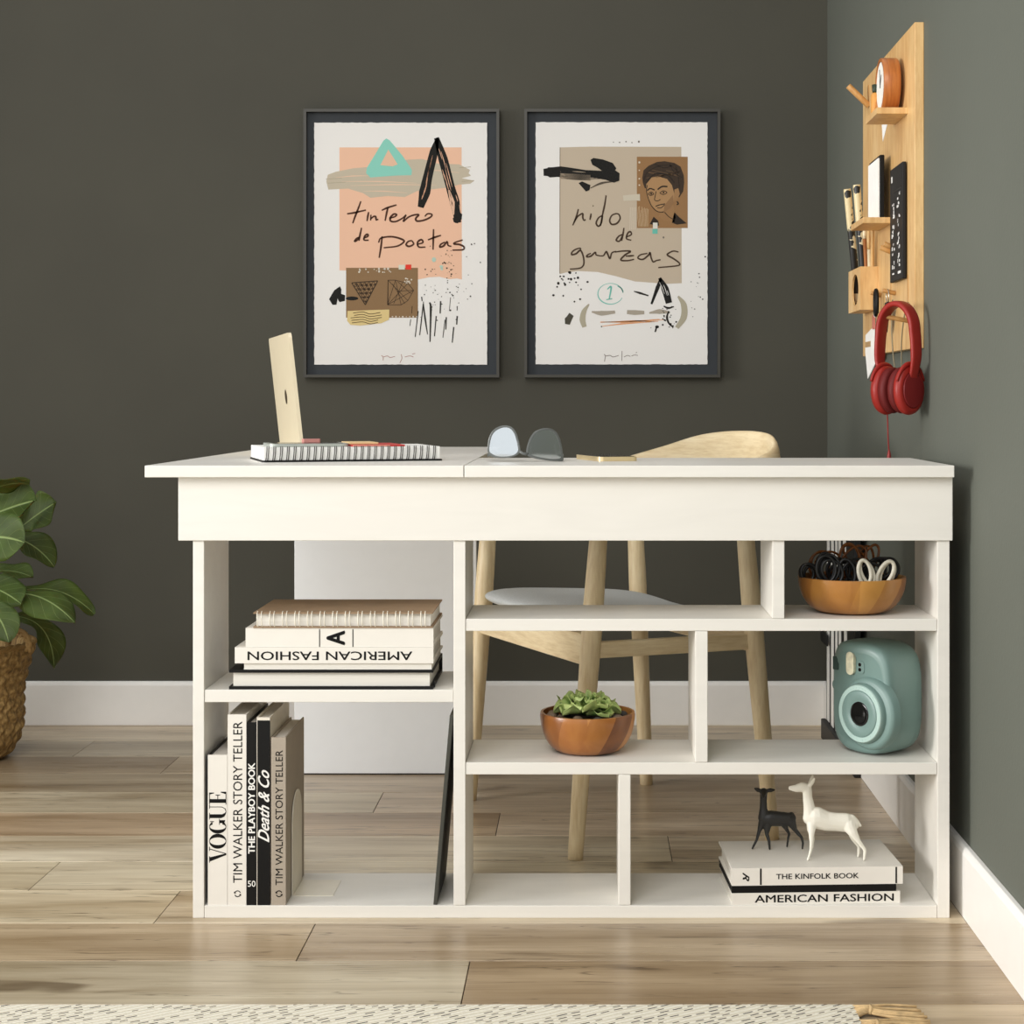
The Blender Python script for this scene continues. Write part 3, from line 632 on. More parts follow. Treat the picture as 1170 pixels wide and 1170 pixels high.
# bookend behind the taupe book's cover
M_bend = plain('cream_metal', (232, 225, 208), .35)
t = thing('bookend', 'cream metal bookend with rounded top beside the taupe book', 'bookend', (px2x(327.2)+.0012, .055, .0208))
mb = MB(); o = mb.prism([(.0, 0), (.095, 0)] + [(.0475+.0475*math.cos(R(a)), .122+.0475*math.sin(R(a))) for a in range(0, 181, 12)], 0, .0016)
mb.xf(o, Matrix(((0, 0, 1, 0), (1, 0, 0, 0), (0, 1, 0, 0), (0, 0, 0, 1)))); mb.build('upright_plate', M_bend, t, world=False)
mb = MB(); mb.box((.0018, 0, 0), (.07, .095, .0012)); mb.build('base_plate', M_bend, t, world=False)

# --- flat stack on the left middle shelf
GF = 'books stacked flat on the left middle shelf'
zs = .3778; gap = .0002
t = flat_book('thick black-covered book at the bottom of the left shelf stack, pages facing out', px2x(262.2), px2x(495), .004, .196, zs+gap, .4105, M_blk, 0, GF, spine=False, cover_t=.0048, inset=.006, spine_back=True)
mb = MB(); mb.box((px2x(494.4), .02, zs+.001), (px2x(496), .03, zs+.012)); mb.build('ribbon_marker', M_blk, t)
flat_book('thin white book between the black book and the lettered white book', px2x(278.8), px2x(493.5), .006, .19, .4107, .4212, M_wht, 0, GF, spine=False, cover_t=.0009, inset=.0005)
def afu(mb, w, h): mb.text('AMERICAN FASHION', .0142, on_front_down((px2x(377.5)-px2x(269)), .0125), 1, width=187.5*K, bold=.022)
flat_book('white book with upside-down black capitals in the left shelf stack', px2x(269), px2x(495.5), .003, .195, .4214, .4478, M_wht, 0, GF, type_fn=afu)
def bigA(mb, w, h):
    x = px2x(384) - px2x(281.2); mb.text('A', .0295, frame_M((x, -.0003, h/2-.0005), (0, 0, 1), (-1, 0, 0)), 1, width=.0220, bold=.045)
    for px in (365.6, 403.6): bar(mb, px2x(px)-px2x(281.2)-.0008, px2x(px)-px2x(281.2)+.0008, .0005, h-.002)
flat_book('white book with a large black sideways A in the left shelf stack', px2x(281.2), px2x(495.5), .004, .19, .4480, .4798, M_wht, 0, GF, type_fn=bigA)
# spiral notebook with kraft covers
t = thing('spiral_notebook', 'kraft-covered notebook with white double wire binding on top of the left shelf stack', 'notebook', (px2x(391), .1, .48), 0, GF)
xa, xb = px2x(290.2), px2x(492)
for nm, z0, z1, xx in (('front_cover', .5035, .5058, 0), ('back_cover', .4801, .4824, .002)):
    mb = MB(); mb.box((xa+xx*0, .002, z0), (xb+.004, .194, z1)); mb.build(nm, M_kraft, t)
mb = MB(); mb.box((xa+.004, .009, .4826), (xb, .19, .5033)); mb.build('pages', M_page, t)
mb = MB()
for i in range(14):
    x = px2x(297.5 + i*14.35)
    for dx in (-.0035, .0035):
        pts = [(x+dx-.0008*(k/14-.5)*2, .009 - .0118*math.cos(R(-88+176*k/14)), .4936 + .0134*math.sin(R(-88+176*k/14))) for k in range(15)]
        mb.tube(pts, .0009, 6)
mb.build('wire_binding', M_wire, t)

# --- pair with figurines on the bottom right shelf
GK = 'books stacked flat on the bottom right shelf'
ang = math.atan2(.0135, .2835); bx, by = .2415, .0015
def afr(mb, w, h): mb.text('AMERICAN FASHION', .0122, on_front(.154, h/2), 1, width=.2320, bold=.03)
flat_book('white book with black capitals at the bottom of the figurine stack', bx, bx+.281, by, by+.170, .0209, .0406, M_wht, ang, GK, type_fn=afr, spine=True, cover_t=.0025)
flat_book('thin all-black book between the two white books under the figurines', bx-.0007, bx+.2745, by-.0008+.001, by+.171, .0408, .0526, M_blk, ang, GK, cover_t=.0042, inset=.007, pages=M_page)
def kin(mb, w, h):
    mb.text('THE KINFOLK BOOK', .0086, on_front(.1430, h/2), 1, width=.1380, bold=.03); mb.text('R', .0105, frame_M((.0235, -.0003, h/2), (0, 0, -1), (1, 0, 0)), 1, width=.0140, shear=.5, bold=.04)
    for x in (.0468, .2735): bar(mb, x, x+.0028, .001, h-.001)
flat_book('white book with small black title carrying two animal figurines', bx-.0005, bx+.2855, by, by+.178, .0528, .0820, M_wht, ang, GK, type_fn=kin, cover_t=.003, inset=.005)

# --- dark board leaning on the divider
M_slate = plain('charcoal_board', (62, 62, 54), .6); M_slate_face = plain('black_board_face', (30, 29, 25), .5)
zb = .0208; xb0, xt = -.2538, -.2203; hgt = .3185
t = thing('slate_board', 'thin charcoal board leaning against the white divider', 'board', (xb0, .1, zb))
th = .0078; a = math.atan2(MX0 - .0004 - th*.8 - xb0, hgt*.985)
ux, uz = math.sin(a), math.cos(a)
Mb = Matrix(((ux, 0, uz, xb0), (0, 1, 0, 0), (uz, 0, -ux, zb + th*ux), (0, 0, 0, 1)))   # local x up the board, z through its thickness
mb = MB(); mb.box((0, .003, .0), (hgt/uz*.985, .185, th*.8)); mb.xf(0, Mb); mb.build('panel', M_slate, t, bevel=.0006)
mb = MB(); mb.box((.006, .009, th*.8), (hgt/uz*.985-.006, .179, th*.8+.0004)); mb.xf(0, Mb); mb.build('face', M_slate_face, t)
# ================================================================ chair
M_ash = wood('pale_ash_wood', [(222, 199, 156), (236, 216, 176), (246, 229, 192)], (22, 22, 2.2), .42, 1.2, .05, streak=.15)
M_ash_h = wood('pale_ash_wood_rail', [(222, 199, 156), (236, 216, 176), (246, 229, 192)], (3, 3, 26), .42, 1.2, .05, streak=.15)
def fabric(name, c, s=900):
    m, nt, b = new_mat(name); co = coords(nt)
    v = N(nt, 'ShaderNodeTexNoise', i_Scale=s*.4, i_Detail=3.); L(nt, co, v.inputs['Vector'])
    L(nt, ramp(nt, v.outputs[0], [(.35, tuple(x*.86 for x in lin(c)[:3])+(1,)), (.65, lin(c))]), b.inputs['Base Color'])
    b.inputs['Roughness'].default_value = .95; b.inputs['Specular IOR Level'].default_value = .15
    bump(nt, b, v.outputs[0], .35, .002); return m
M_seat = fabric('grey_seat_fabric', (196, 199, 198))
CU = Vector((.928, .372, 0)); CV = Vector((-.425, .905, 0)).normalized()
CA = Vector((-.021, .371, 0)); CW, CDp = .539, .414
def C(u, v, z): return CA + CU*u + CV*v + Vector((0, 0, z))
CH = thing('armchair', 'pale wood armchair with grey seat pad and curved top rail, turned towards the laptop', 'chair', tuple(C(CDp/2, CW/2, 0)))
legs = [((0, 0), (.0555, .018), 0), ((0, CW), (.037, CW-.016), 0), ((CDp, CW), (CDp-.036, CW-.016), 1), ((CDp, 0), (CDp-.050, .016), 1)]
for (b0, b1), (t0, t1), back in legs:
    pts, rs = [], []
    for k in range(23):
        t = k/22; z = .70*t; q = z/.60
        pts.append(C(b0+(t0-b0)*q, b1+(t1-b1)*q, z)); r = .0142 + .0055*min(1, z/.42)
        if z > .46: r -= .0045*(z-.46)/.24
        rs.append(r)
    mb = MB(); mb.tube(pts, rs, 20); mb.build('leg', M_ash, CH)
def rail(name, p, q, z0, z1, th, arch=0.):
    mb = MB(); d = (q-p).normalized(); n = Vector((-d.y, d.x, 0))*th/2; G = []
    for k in range(13):
        t = k/12; c = p.lerp(q, t); lo = z0 + arch*4*t*(1-t)
        G.append([c+n+Vector((0, 0, lo)), c+n+Vector((0, 0, z1)), c-n+Vector((0, 0, z1)), c-n+Vector((0, 0, lo))])
    mb.grid(G, 0, False, closed_v=True)
    o = len(mb.v); mb.add(G[0]+G[-1], [(3, 2, 1, 0), (4, 5, 6, 7)]); return mb.build(name, M_ash_h, CH, bevel=.002)
fl = .03
rail('seat_rail', C(fl, .012, 0), C(fl-.006, CW-.012, 0), .360, .418, .022)
rail('seat_rail', C(CDp-.03, .012, 0), C(CDp-.03, CW-.012, 0), .366, .405, .022)
rail('seat_rail', C(fl, .014, 0), C(CDp-.03, .014, 0), .372, .402, .020)
rail('seat_rail', C(fl, CW-.014, 0), C(CDp-.03, CW-.014, 0), .372, .402, .020)
# saddle-shaped seat pad
mb = MB(); G = []
nu, nv = 28, 36
def seat_z(u, v): return .447 - .016*u - .020*u*math.sin(PI*v)
def padpt(r, a, top):
    c, s_ = math.cos(a), math.sin(a); e = .45
    x = math.copysign(abs(c)**e, c)*r; y = math.copysign(abs(s_)**e, s_)*r
    u, v = .5+.5*x, .5+.5*y
    th = .024*math.sqrt(max(0, 1-r**4))
    z = seat_z(u, v) + (th if top else -th*.9)
    return C(-.014 + u*(CDp-.004), .024 + v*(CW-.048), z)
rings = [0, .25, .5, .7, .82, .9, .95, .98, .995, 1.0]
for i, r in enumerate(rings): G.append([padpt(max(r, .001), 2*PI*j/64, True) for j in range(64)])
for r in reversed(rings[:-1]): G.append([padpt(max(r, .001), 2*PI*j/64, False) for j in range(64)])
mb.grid(G, 0, True, closed_v=True); mb.build('seat_pad', M_seat, CH)
# bow: two arms joined by a broad curved back rest
path, hh, tt = [], [], []
ctrl = [(-.055, .012, .698, .010, .020), (.02, .012, .700, .011, .022), (.15, .005, .702, .012, .020), (.30, -.002, .708, .018, .017), (CDp+.01, .03, .722, .034, .013), (CDp+.075, .13, .736, .050, .0115), (CDp+.094, CW/2, .742, .052, .011),
        (CDp+.070, CW-.13, .738, .046, .0115), (CDp+.01, CW-.03, .724, .028, .013), (.30, CW+.002, .704, .015, .017), (.15, CW-.005, .700, .012, .020), (.02, CW-.012, .698, .011, .022), (-.055, CW-.012, .696, .010, .020)]
sp = smooth_path([C(u, v, z) for u, v, z, h, w in ctrl], 8)
aux = smooth_path([(h, w, 0) for u, v, z, h, w in ctrl], 8)
mb = MB(); nb = len(sp); Gb = []
for i, p in enumerate(sp):
    d = (sp[min(nb-1, i+1)] - sp[max(0, i-1)]); d.z = 0; d.normalize(); n = Vector((-d.y, d.x, 0)); h, w = aux[i].x, aux[i].y
    e = min(1, math.sqrt(max(.02, min(i, nb-1-i)/5)))
    Gb.append([p + n*(w*e*math.cos(2*PI*k/18)) + Vector((0, 0, h*e*math.sin(2*PI*k/18))) for k in range(18)])
mb.grid(Gb, 0, True, closed_v=True); mb.add(Gb[0], [tuple(range(18))]); mb.add(Gb[-1], [tuple(range(18))[::-1]])
mb.build('back_rest', M_ash_h, CH)

# ================================================================ turned bowls
def bowl_mat(name, cols, n):
    m, nt, b = new_mat(name); co = coords(nt)
    sp_ = N(nt, 'ShaderNodeSeparateXYZ'); L(nt, co, sp_.inputs[0])
    a = math_n(nt, 'ARCTAN2', sp_.outputs[0], sp_.outputs[1])
    seg = math_n(nt, 'FLOOR', math_n(nt, 'ADD', math_n(nt, 'MULTIPLY', a, n/(2*PI)), math_n(nt, 'MULTIPLY', sp_.outputs[2], 9.)))
    wn = N(nt, 'ShaderNodeTexWhiteNoise', noise_dimensions='1D'); L(nt, seg, wn.inputs['W'])
    gr = N(nt, 'ShaderNodeTexNoise', i_Scale=26., i_Detail=5., i_Distortion=1.5); L(nt, coords(nt, (1, 1, .5)), gr.inputs['Vector'])
    f = math_n(nt, 'ADD', math_n(nt, 'MULTIPLY', wn.outputs['Value'], .72), math_n(nt, 'MULTIPLY', gr.outputs[0], .42))
    L(nt, ramp(nt, f, [(.15, lin(cols[0])), (.5, lin(cols[1])), (.9, lin(cols[2]))]), b.inputs['Base Color'])
    b.inputs['Roughness'].default_value = .3; bump(nt, b, gr.outputs[0], .03, .002); return m
M_bowl = bowl_mat('acacia_bowl', [(104, 58, 24), (152, 94, 44), (186, 128, 66)], 11)
M_bowl2 = bowl_mat('acacia_salad_bowl', [(122, 76, 32), (160, 106, 48), (192, 138, 68)], 13)
def bowl(label, loc, r, h, m, foot=.5, lip=.985):
    t = thing('wooden_bowl', label, 'bowl', loc)
    pr = []
    for k in range(19):
        q = k/18; a = q*PI/2
        pr.append((r*(foot + (1-foot)*math.sin(a)**.8 if q < .999 else 1), h*(1-math.cos(a))**.92))
    pr = [(r*foot*.92, 0)] + [(x, z+.0005) for x, z in pr]; pr[-1] = (r*lip, h)
    inn = [(r*lip-.0045, h+.0003)] + [(max(.004, x-.006), max(z, .007)) for x, z in reversed(pr[1:-1]) if z > .004] + [(.002, .007)]
    mb = MB(); mb.lathe(pr + inn, 64); mb.build('bowl', m, t, world=False, sharp=50); t['inner'] = r; del t['inner']; return t
B1 = W(671.3, 458, .10); bowl('small round wooden bowl planted with a green succulent on the middle shelf', (B1.x, .10, .2573), .0817, .0675, M_bowl, .50)
B2x = WX(973.3, .10); bowl('wooden salad bowl full of cable coils on the upper right shelf', (B2x, .10, .4954), .092, .0610, M_bowl2, .48, .999)

# pebbles + succulent
M_peb = [plain('dark_pebble', c, .7, var=.15, vscale=90, bmp=.15) for c in ((74, 68, 62), (92, 84, 74), (60, 56, 52), (112, 94, 76))]
M_soil = plain('dark_soil', (44, 37, 30), .95, var=.3, vscale=150, bmp=.6)
zb1 = .2573 + .0520
SU = thing('succulent', 'green crinkled rosette succulent growing in the small wooden bowl', 'succulent', (B1.x, .10, zb1))
mb = MB(); mb.lathe([(.066, -.006), (.0700, .0), (.04, .003), (.002, .004)], 40); mb.build('soil', M_soil, SU, world=False)
def succ_mat():
    m, nt, b = new_mat('succulent_leaf'); uv = N(nt, 'ShaderNodeUVMap'); sp_ = N(nt, 'ShaderNodeSeparateXYZ'); L(nt, uv.outputs[0], sp_.inputs[0])
    no = N(nt, 'ShaderNodeTexNoise', i_Scale=55., i_Detail=4.); L(nt, coords(nt), no.inputs['Vector'])
    edge = math_n(nt, 'MULTIPLY', math_n(nt, 'ABSOLUTE', math_n(nt, 'SUBTRACT', sp_.outputs[1], .5)), 2.)
    f = math_n(nt, 'ADD', math_n(nt, 'MULTIPLY', math_n(nt, 'MAXIMUM', edge, sp_.outputs[0]), .75), math_n(nt, 'MULTIPLY', no.outputs[0], .4))
    L(nt, ramp(nt, f, [(.3, lin((40, 66, 32))), (.62, lin((96, 130, 62))), (.95, lin((180, 196, 120)))]), b.inputs['Base Color'])
    b.inputs['Roughness'].default_value = .5; b.inputs['Subsurface Weight'].default_value = .1; b.inputs['Subsurface Radius'].default_value = (.003, .005, .002)
    bump(nt, b, no.outputs[0], .4, .003); return m
M_succ = succ_mat(); rs = random.Random(11)
def succ_leaf(az, tilt, ln, wd, z0, ph):
    nu, nv = 14, 15; G = []; H = []
    for i in range(nu):
        t = i/(nu-1); w = wd*(.3+.7*math.sin(PI*min(1, .12+t*.62))**1.1)*(1 if t < .86 else math.sqrt(max(.03, 1-((t-.86)/.14)**2)))
        row, low = [], []
        for j in range(nv):
            s = j/(nv-1)*2-1; wav = .0050*(abs(s)**2*math.sin(ph+t*12) + max(0, t-.65)*2.2*math.sin(ph+s*4.5))
            x = ln*t; z = ln*t*math.tan(tilt)*(1-.35*t) + abs(s)**2*w*.45 + wav; th = .0030*(1-.7*abs(s)**2)*(1-.5*t)
            row.append(Vector((x, s*w, min(z, .046-z0)))); low.append(Vector((x, s*w*.98, z-th-.0006)))
        G.append(row); H.append(low)
    mb = MB(); mb.grid([a + b[::-1] for a, b in zip(G, H)], 0, True, closed_v=True)
    n2 = 2*nv; vs = [(i/(nu-1), (j if j < nv else n2-1-j)/(nv-1)) for i in range(nu) for j in range(n2)]
    mb.uv = {i: u for i, u in enumerate(vs)}
    mb.add(G[-1]+H[-1], [(j, j+1, nv+j+1, nv+j) for j in range(nv-1)], 0, True); mb.uv.update({n2*nu+k: (1, .5) for k in range(2*nv)})
    mb.xf(0, Matrix.Translation((0, 0, z0)) @ Matrix.Rotation(az, 4, 'Z')); return mb.build('leaf', M_succ, SU, world=False)
for n, tilt, ln, wd, z0 in ((8, 17, .060, .0215, .011), (7, 27, .046, .019, .017), (5, 36, .032, .016, .023), (4, 50, .018, .010, .027)):
    for k in range(n): succ_leaf(2*PI*k/n + rs.uniform(-.2, .2) + n*.3, R(tilt+rs.uniform(-8, 8)), ln*rs.uniform(.88, 1.06), wd*rs.uniform(.9, 1.15), z0, rs.uniform(0, 6))
for i in range(22):
    a = 2*PI*i/22 + rs.uniform(-.06, .06); rad = .060 + rs.uniform(-.004, .003) - (.013 if i % 3 == 0 else 0); s = rs.uniform(.0075, .0105)
    mb = MB(); nU, nV = 9, 14; G = []
    for p in range(nU):
        t = PI*p/(nU-1); row = []
        for q in range(nV):
            f = 2*PI*q/nV; d = Vector((math.sin(t)*math.cos(f), math.sin(t)*math.sin(f), math.cos(t)*.72)); k = 1 + .12*noise.noise(d*1.5+Vector((i*7, 0, 0)))
            row.append(d*s*k)
        G.append(row)
    mb.grid(G, 0, True, closed_v=True)
    o = mb.build('pebble', M_peb[rs.randrange(4)] if i % 5 else M_peb[3], None); o.location = (B1.x + rad*math.cos(a), .10 + rad*math.sin(a), zb1 + s*.62 + .0015); o.rotation_euler = (0, 0, rs.uniform(0, 6))
    tag(o, 'small rounded pebble lying around the succulent in the wooden bowl', 'pebble', 'pebbles around the succulent')

# ================================================================ cable coils in the salad bowl
M_cb = plain('black_cable', (26, 26, 27), .4); M_cbr = plain('brown_clear_cable', (142, 84, 38), .22, var=.35, vscale=60); M_cw = plain('white_cable', (214, 208, 190), .4)
def coil(label, m, loops, r=.0026):
    """loops: (centre px, centre py, depth, half-width px, half-height px, roll, yaw) - closed rings joined into one running cable"""
    pts = []
    for (cx, cy, Y, rx, ry, roll, yaw) in loops:
        c = W(cx, cy, Y); s = 1/sc(Y)
        for k in range(26):
            a = 2*PI*k/26 - PI/2; x, z = rx*s*math.cos(a), ry*s*math.sin(a)
            x, z = x*math.cos(roll)-z*math.sin(roll), x*math.sin(roll)+z*math.cos(roll)
            pts.append(c + Vector((x*math.cos(yaw), x*math.sin(yaw) + .004*k/26, z)))
    mb = MB(); mb.tube(smooth_path(pts, 2), r, 9); o = mb.build('coiled_cable', m, None)
    ctr = sum(pts, Vector())/len(pts); zmin = min(p.z for p in pts) - r; base = Vector((ctr.x, ctr.y, zmin))
    o.data.transform(Matrix.Translation(-base)); o.location = base
    return tag(o, label, 'cable', 'cable coils in the salad bowl')
coil('black cable coil at the front left of the salad bowl', M_cb, [(944, 650, .045, 11, 15, .1, .1), (947, 650, .052, 12, 16, -.15, -.1), (950, 652, .06, 13, 15, .35, .2), (943, 649, .066, 10, 17, 0, -.2), (951, 653, .048, 11, 14, .6, .1)])
coil('small black cable coil at the far left rim of the bowl', M_cb, [(925, 655, .075, 9, 11, .5, .1), (922, 655, .085, 8, 10, .2, .2), (928, 656, .09, 9, 10, -.3, 0)])
coil('black cable coil in the middle of the salad bowl', M_cb, [(968, 654, .05, 9, 15, .2, 0), (972, 656, .06, 10, 14, -.2, .1), (970, 654, .07, 11, 15, .4, -.1)])
coil('black cable coil behind the white cable at the right of the bowl', M_cb, [(1004, 650, .1, 14, 12, .3, 0), (1010, 648, .115, 13, 10, -.1, .2), (1016, 650, .125, 11, 12, .2, 0), (1000, 652, .12, 12, 12, -.3, 0)])
coil('black cable coil filling the middle back of the salad bowl', M_cb, [(958, 652, .09, 13, 14, .3, .1), (980, 652, .085, 13, 13, -.4, 0), (985, 654, .095, 14, 11, .2, .1), (962, 655, .1, 14, 12, 0, 0), (995, 655, .08, 12, 11, .5, 0)])
coil('white cable bent into two loops at the front right of the bowl', M_cw, [(988, 654, .04, 7, 14, .16, .1), (991, 654, .045, 6.5, 14, .4, .1), (1012, 655, .045, 7.5, 15, -.5, .1), (1014, 656, .052, 7, 14.5, -.35, .1)], .0031)
coil('clear brown cable coil at the back left of the salad bowl', M_cbr, [(940, 643, .12, 13, 13, .1, .1), (936, 645, .13, 11, 14, -.3, 0), (946, 643, .14, 15, 12, .4, .1)], .0021)
coil('tall clear brown cable coil standing up at the centre of the bowl', M_cbr, [(971, 642, .115, 12, 21, .1, .1), (975, 640, .12, 11, 19, -.7, 0), (980, 640, .13, 9, 22, .75, .1)], .0023)
coil('clear brown cable loop leaning at the back right of the bowl', M_cbr, [(993, 641, .14, 8, 20, -.45, 0), (989, 643, .15, 9, 19, -.15, .1)], .0023)

# ================================================================ instant camera
M_teal = plain('teal_plastic', (112, 137, 131), .40, var=.02); M_teall = plain('pale_teal_plastic', (170, 194, 186), .35, var=.02); M_dteal = plain('dark_teal_recess', (52, 74, 70), .4)
M_lens = plain('black_lens_glass', (8, 8, 9), .08); M_flash = plain('frosted_flash', (218, 212, 184), .2, var=.15, vscale=120)
CW_, CHh, CD_, yaw = .146, .190, .096, -R(52)
CM = thing('instant_camera', 'teal instant camera with round lens on the middle right shelf', 'camera', (.4935, .104, .2573), yaw)
def sup(a, n): c, s = math.cos(a), math.sin(a); return math.copysign(abs(c)**(2/n), c), math.copysign(abs(s)**(2/n), s)
mb = MB(); G = []
prof = [(-.5, .70), (-.497, .80), (-.485, .87), (-.46, .925), (-.42, .96), (-.34, .985), (-.2, 1), (0, 1), (.25, .99), (.38, .96), (.45, .91), (.487, .83), (.5, .7)]
for d, k in prof:
    row = []
    for j in range(72):
        a = 2*PI*j/72; x, z = sup(a, 3.6)
        kk = 1 - (1-k)*.62
        X = x*CW_/2*kk; Z = z*CHh/2*kk
        if z < 0 and x < -.15: Z += .006*min(1, (-.15-x)*2)*abs(z)**3      # the grip side sits a little higher
        Y = d*CD_
        if d < 0: Y += .020*max(0, -x-.35)**1.3 + .006*x*x                # front face sweeps back at the grip side
        row.append(Vector((X, Y, Z + CHh/2)))
    G.append(row)
mb.grid(G, 0, True, closed_v=True); mb.add(G[0], [tuple(range(72))], 0, True); mb.add(G[-1], [tuple(range(72))[::-1]], 0, True)
zmin = min(v.z for v in mb.v); mb.xf(0, Matrix.Translation((0, 0, -zmin)))
mb.build('body', M_teal, CM, world=False, sharp=60)
YF_ = -CD_/2; lx, lz = .026, .073
Mf = lambda x, y, z: Matrix(((1, 0, 0, x), (0, 0, 1, y), (0, 1, 0, z), (0, 0, 0, 1))) @ Matrix.Scale(-1, 4, (0, 0, 1))   # local z points out of the front
mb = MB(); mb.lathe([(.062, -.012), (.0605, .001), (.057, .005), (.0535, .0062)], 64, 0, Mf(lx+.006, YF_, lz)); mb.build('lens_base', M_teal, CM, world=False, sharp=40)
mb = MB(); mb.lathe([(.0515, .002), (.0505, .010), (.0485, .0145), (.047, .0155), (.0405, .0158)], 64, 0, Mf(lx, YF_, lz)); mb.build('lens_barrel', M_teal, CM, world=False, sharp=40)
mb = MB(); mb.lathe([(.0485, .011), (.0482, .0152), (.047, .0166), (.0398, .0170), (.0392, .0155)], 64, 0, Mf(lx, YF_-.0, lz), cap=False)
for k in range(40):
    a = 2*PI*k/40; M2 = Mf(lx, YF_, lz) @ Matrix.Rotation(a, 4, 'Z') @ Matrix.Translation((.0434, 0, .0172)); mb.box((-.0016, -.0006, -.001), (.0016, .0006, .0), 0, M2)
mb.build('dial_ring', M_teall, CM, world=False, sharp=40)
mb = MB(); mb.lathe([(.0388, .011), (.0385, .0165), (.037, .0175), (.022, .0160), (.020, .0145)], 56, 0, Mf(lx, YF_, lz)); mb.build('lens_surround', M_teal, CM, world=False, sharp=40)
mb = MB(); mb.lathe([(.0205, .0142), (.0203, .0166), (.017, .0162), (.012, .0168), (.006, .0176), (.001, .0178)], 48, 0, Mf(lx, YF_, lz)); mb.build('lens', M_lens, CM, world=False)
fx, fz = -.012, .152
mb = MB(); mb.prism(rrect(-.0085, -.0195, .0085, .0195, .008), -.004, .0035, 0, Mf(fx, YF_+.004, fz)); mb.build('flash_window', M_flash, CM, world=False, bevel=.001)
mb = MB(); mb.prism(rrect(-.008, -.0105, .008, .0105, .006), -.004, .0022, 0, Mf(fx+.0245, YF_+.0035, fz-.004)); vf = mb.build('viewfinder', M_teal, CM, world=False, bevel=.0008)
mb = MB()
for dz in (.0042, -.0042): mb.lathe([(.0034, .001), (.0032, .0027)], 20, 0, Mf(fx+.0225, YF_+.0035, fz-.004+dz))
mb.build('sensor_holes', M_lens, vf, world=False)
mb = MB(); mb.lathe([(.0098, -.004), (.0096, .0012), (.0085, .0018)], 32, 0, Matrix.Translation((0, .0115, 0)) @ Mf(-.0585, YF_+.006, .108) ); mb.build('shutter_button', M_teal, CM, world=False, sharp=40)
mb = MB(); mb.prism(rrect(-.0065, -.0115, .0065, .0115, .002), -.004, .001, 0, Matrix.Translation((0, .0105, 0)) @ Mf(-.0575, YF_+.004, .146)); mb.build('side_window', M_dteal, CM, world=False)

# ================================================================ deer figurines
zt = .0821
M_dk = plain('black_resin', (34, 33, 31), .45); M_dw = plain('white_resin', (232, 228, 214), .4, var=.01)
def q(px, py, Y): return W(px, py, Y)
def D2(x, y, Y): return q(840 + x/7.3125, 870 + y/7.3125, Y)        # figure sketch units
Yw = .060; WD = thing('deer_figurine', 'taller white deer figurine looking left on top of the books', 'figurine', tuple(D2(830, 850, Yw).xy) + (zt,), 0, 'deer figurines on the books')
s = 1/sc(Yw)/7.3125
def cw(pts, dy=0.): return [(D2(x, y, Yw) + Vector((0, dy*(k/(max(1, len(pts)-1)) if isinstance(dy, float) else 0), 0)), (r*s, r*s*.72, r*s)) for k, (x, y, r) in enumerate(pts)]
body = [(625, 470, 62), (680, 470, 92), (760, 498, 82), (840, 505, 78), (920, 510, 80), (975, 525, 62)]
ch = [cw(body), cw([(630, 470, 64), (618, 380, 50), (605, 300, 42), (602, 240, 42)]), cw([(600, 225, 42), (560, 215, 42), (510, 225, 32), (462, 222, 20)]), cw([(970, 480, 40), (1010, 500, 24), (1045, 535, 14)])]
for side in (-1, 1):
    o = Vector((0, side*.0115, 0)); lx_ = 0 if side < 0 else 26
    leg = [(640, 510, 46), (632, 580, 28), (630, 660, 17), (624, 730, 13), (606, 790, 11)]
    ch.append([(D2(x+lx_*(k > 1), y, Yw)+o*min(1, k/2+.3), (r*s, r*s*.8, r*s)) for k, (x, y, r) in enumerate(leg)] + [(Vector((D2(598+lx_, 0, Yw).x, Yw+o.y, zt+.0016)), .0019)])
    leg = [(950, 530, 62), (975, 580, 42), (1020, 650, 22), (1075, 725, 15), (1070, 790, 12)]
    ch.append([(D2(x-lx_*1.2*(k > 1), y, Yw)+o*min(1, k/2+.3), (r*s, r*s*.8, r*s)) for k, (x, y, r) in enumerate(leg)] + [(Vector((D2(1066-lx_*1.2, 0, Yw).x, Yw+o.y, zt+.0016)), .0019)])
    e = D2(625, 195, Yw)+Vector((0, side*.003, 0)); ch.append([(e, (18*s, 14*s, 18*s)), (D2(645, 155, Yw)+Vector((0, side*.009, 0)), (16*s, 8*s, 18*s)), (D2(655, 130, Yw)+Vector((0, side*.011, 0)), 8*s)])
organic(ch, .0011, M_dw, 'body', WD, 5)
Yk = .125; BD = thing('deer_figurine', 'small black deer figurine facing forward on top of the books', 'figurine', tuple(D2(350, 720, Yk).xy) + (zt,), 0, 'deer figurines on the books')
s2 = 1/sc(Yk)/7.3125
def ck(pts): return [(D2(x, y, Yk), (r*s2, r*s2*.8, r*s2)) for x, y, r in pts]
ch = [ck([(250, 480, 52), (300, 475, 66), (370, 480, 62), (440, 480, 54), (470, 475, 40)]), ck([(242, 470, 52), (236, 400, 34), (236, 330, 30), (238, 270, 32)]), ck([(238, 255, 34)]),
      [(D2(238, 255, Yk), (30*s2, 30*s2, 26*s2)), (D2(236, 272, Yk)+Vector((-.001, -.011, 0)), (18*s2, 14*s2, 16*s2)), (D2(236, 282, Yk)+Vector((-.0015, -.016, 0)), 12*s2)],
      ck([(215, 245, 14), (190, 238, 19), (165, 226, 8)]), ck([(265, 245, 14), (295, 240, 19), (328, 238, 8)]), ck([(470, 450, 28), (484, 480, 12)])]
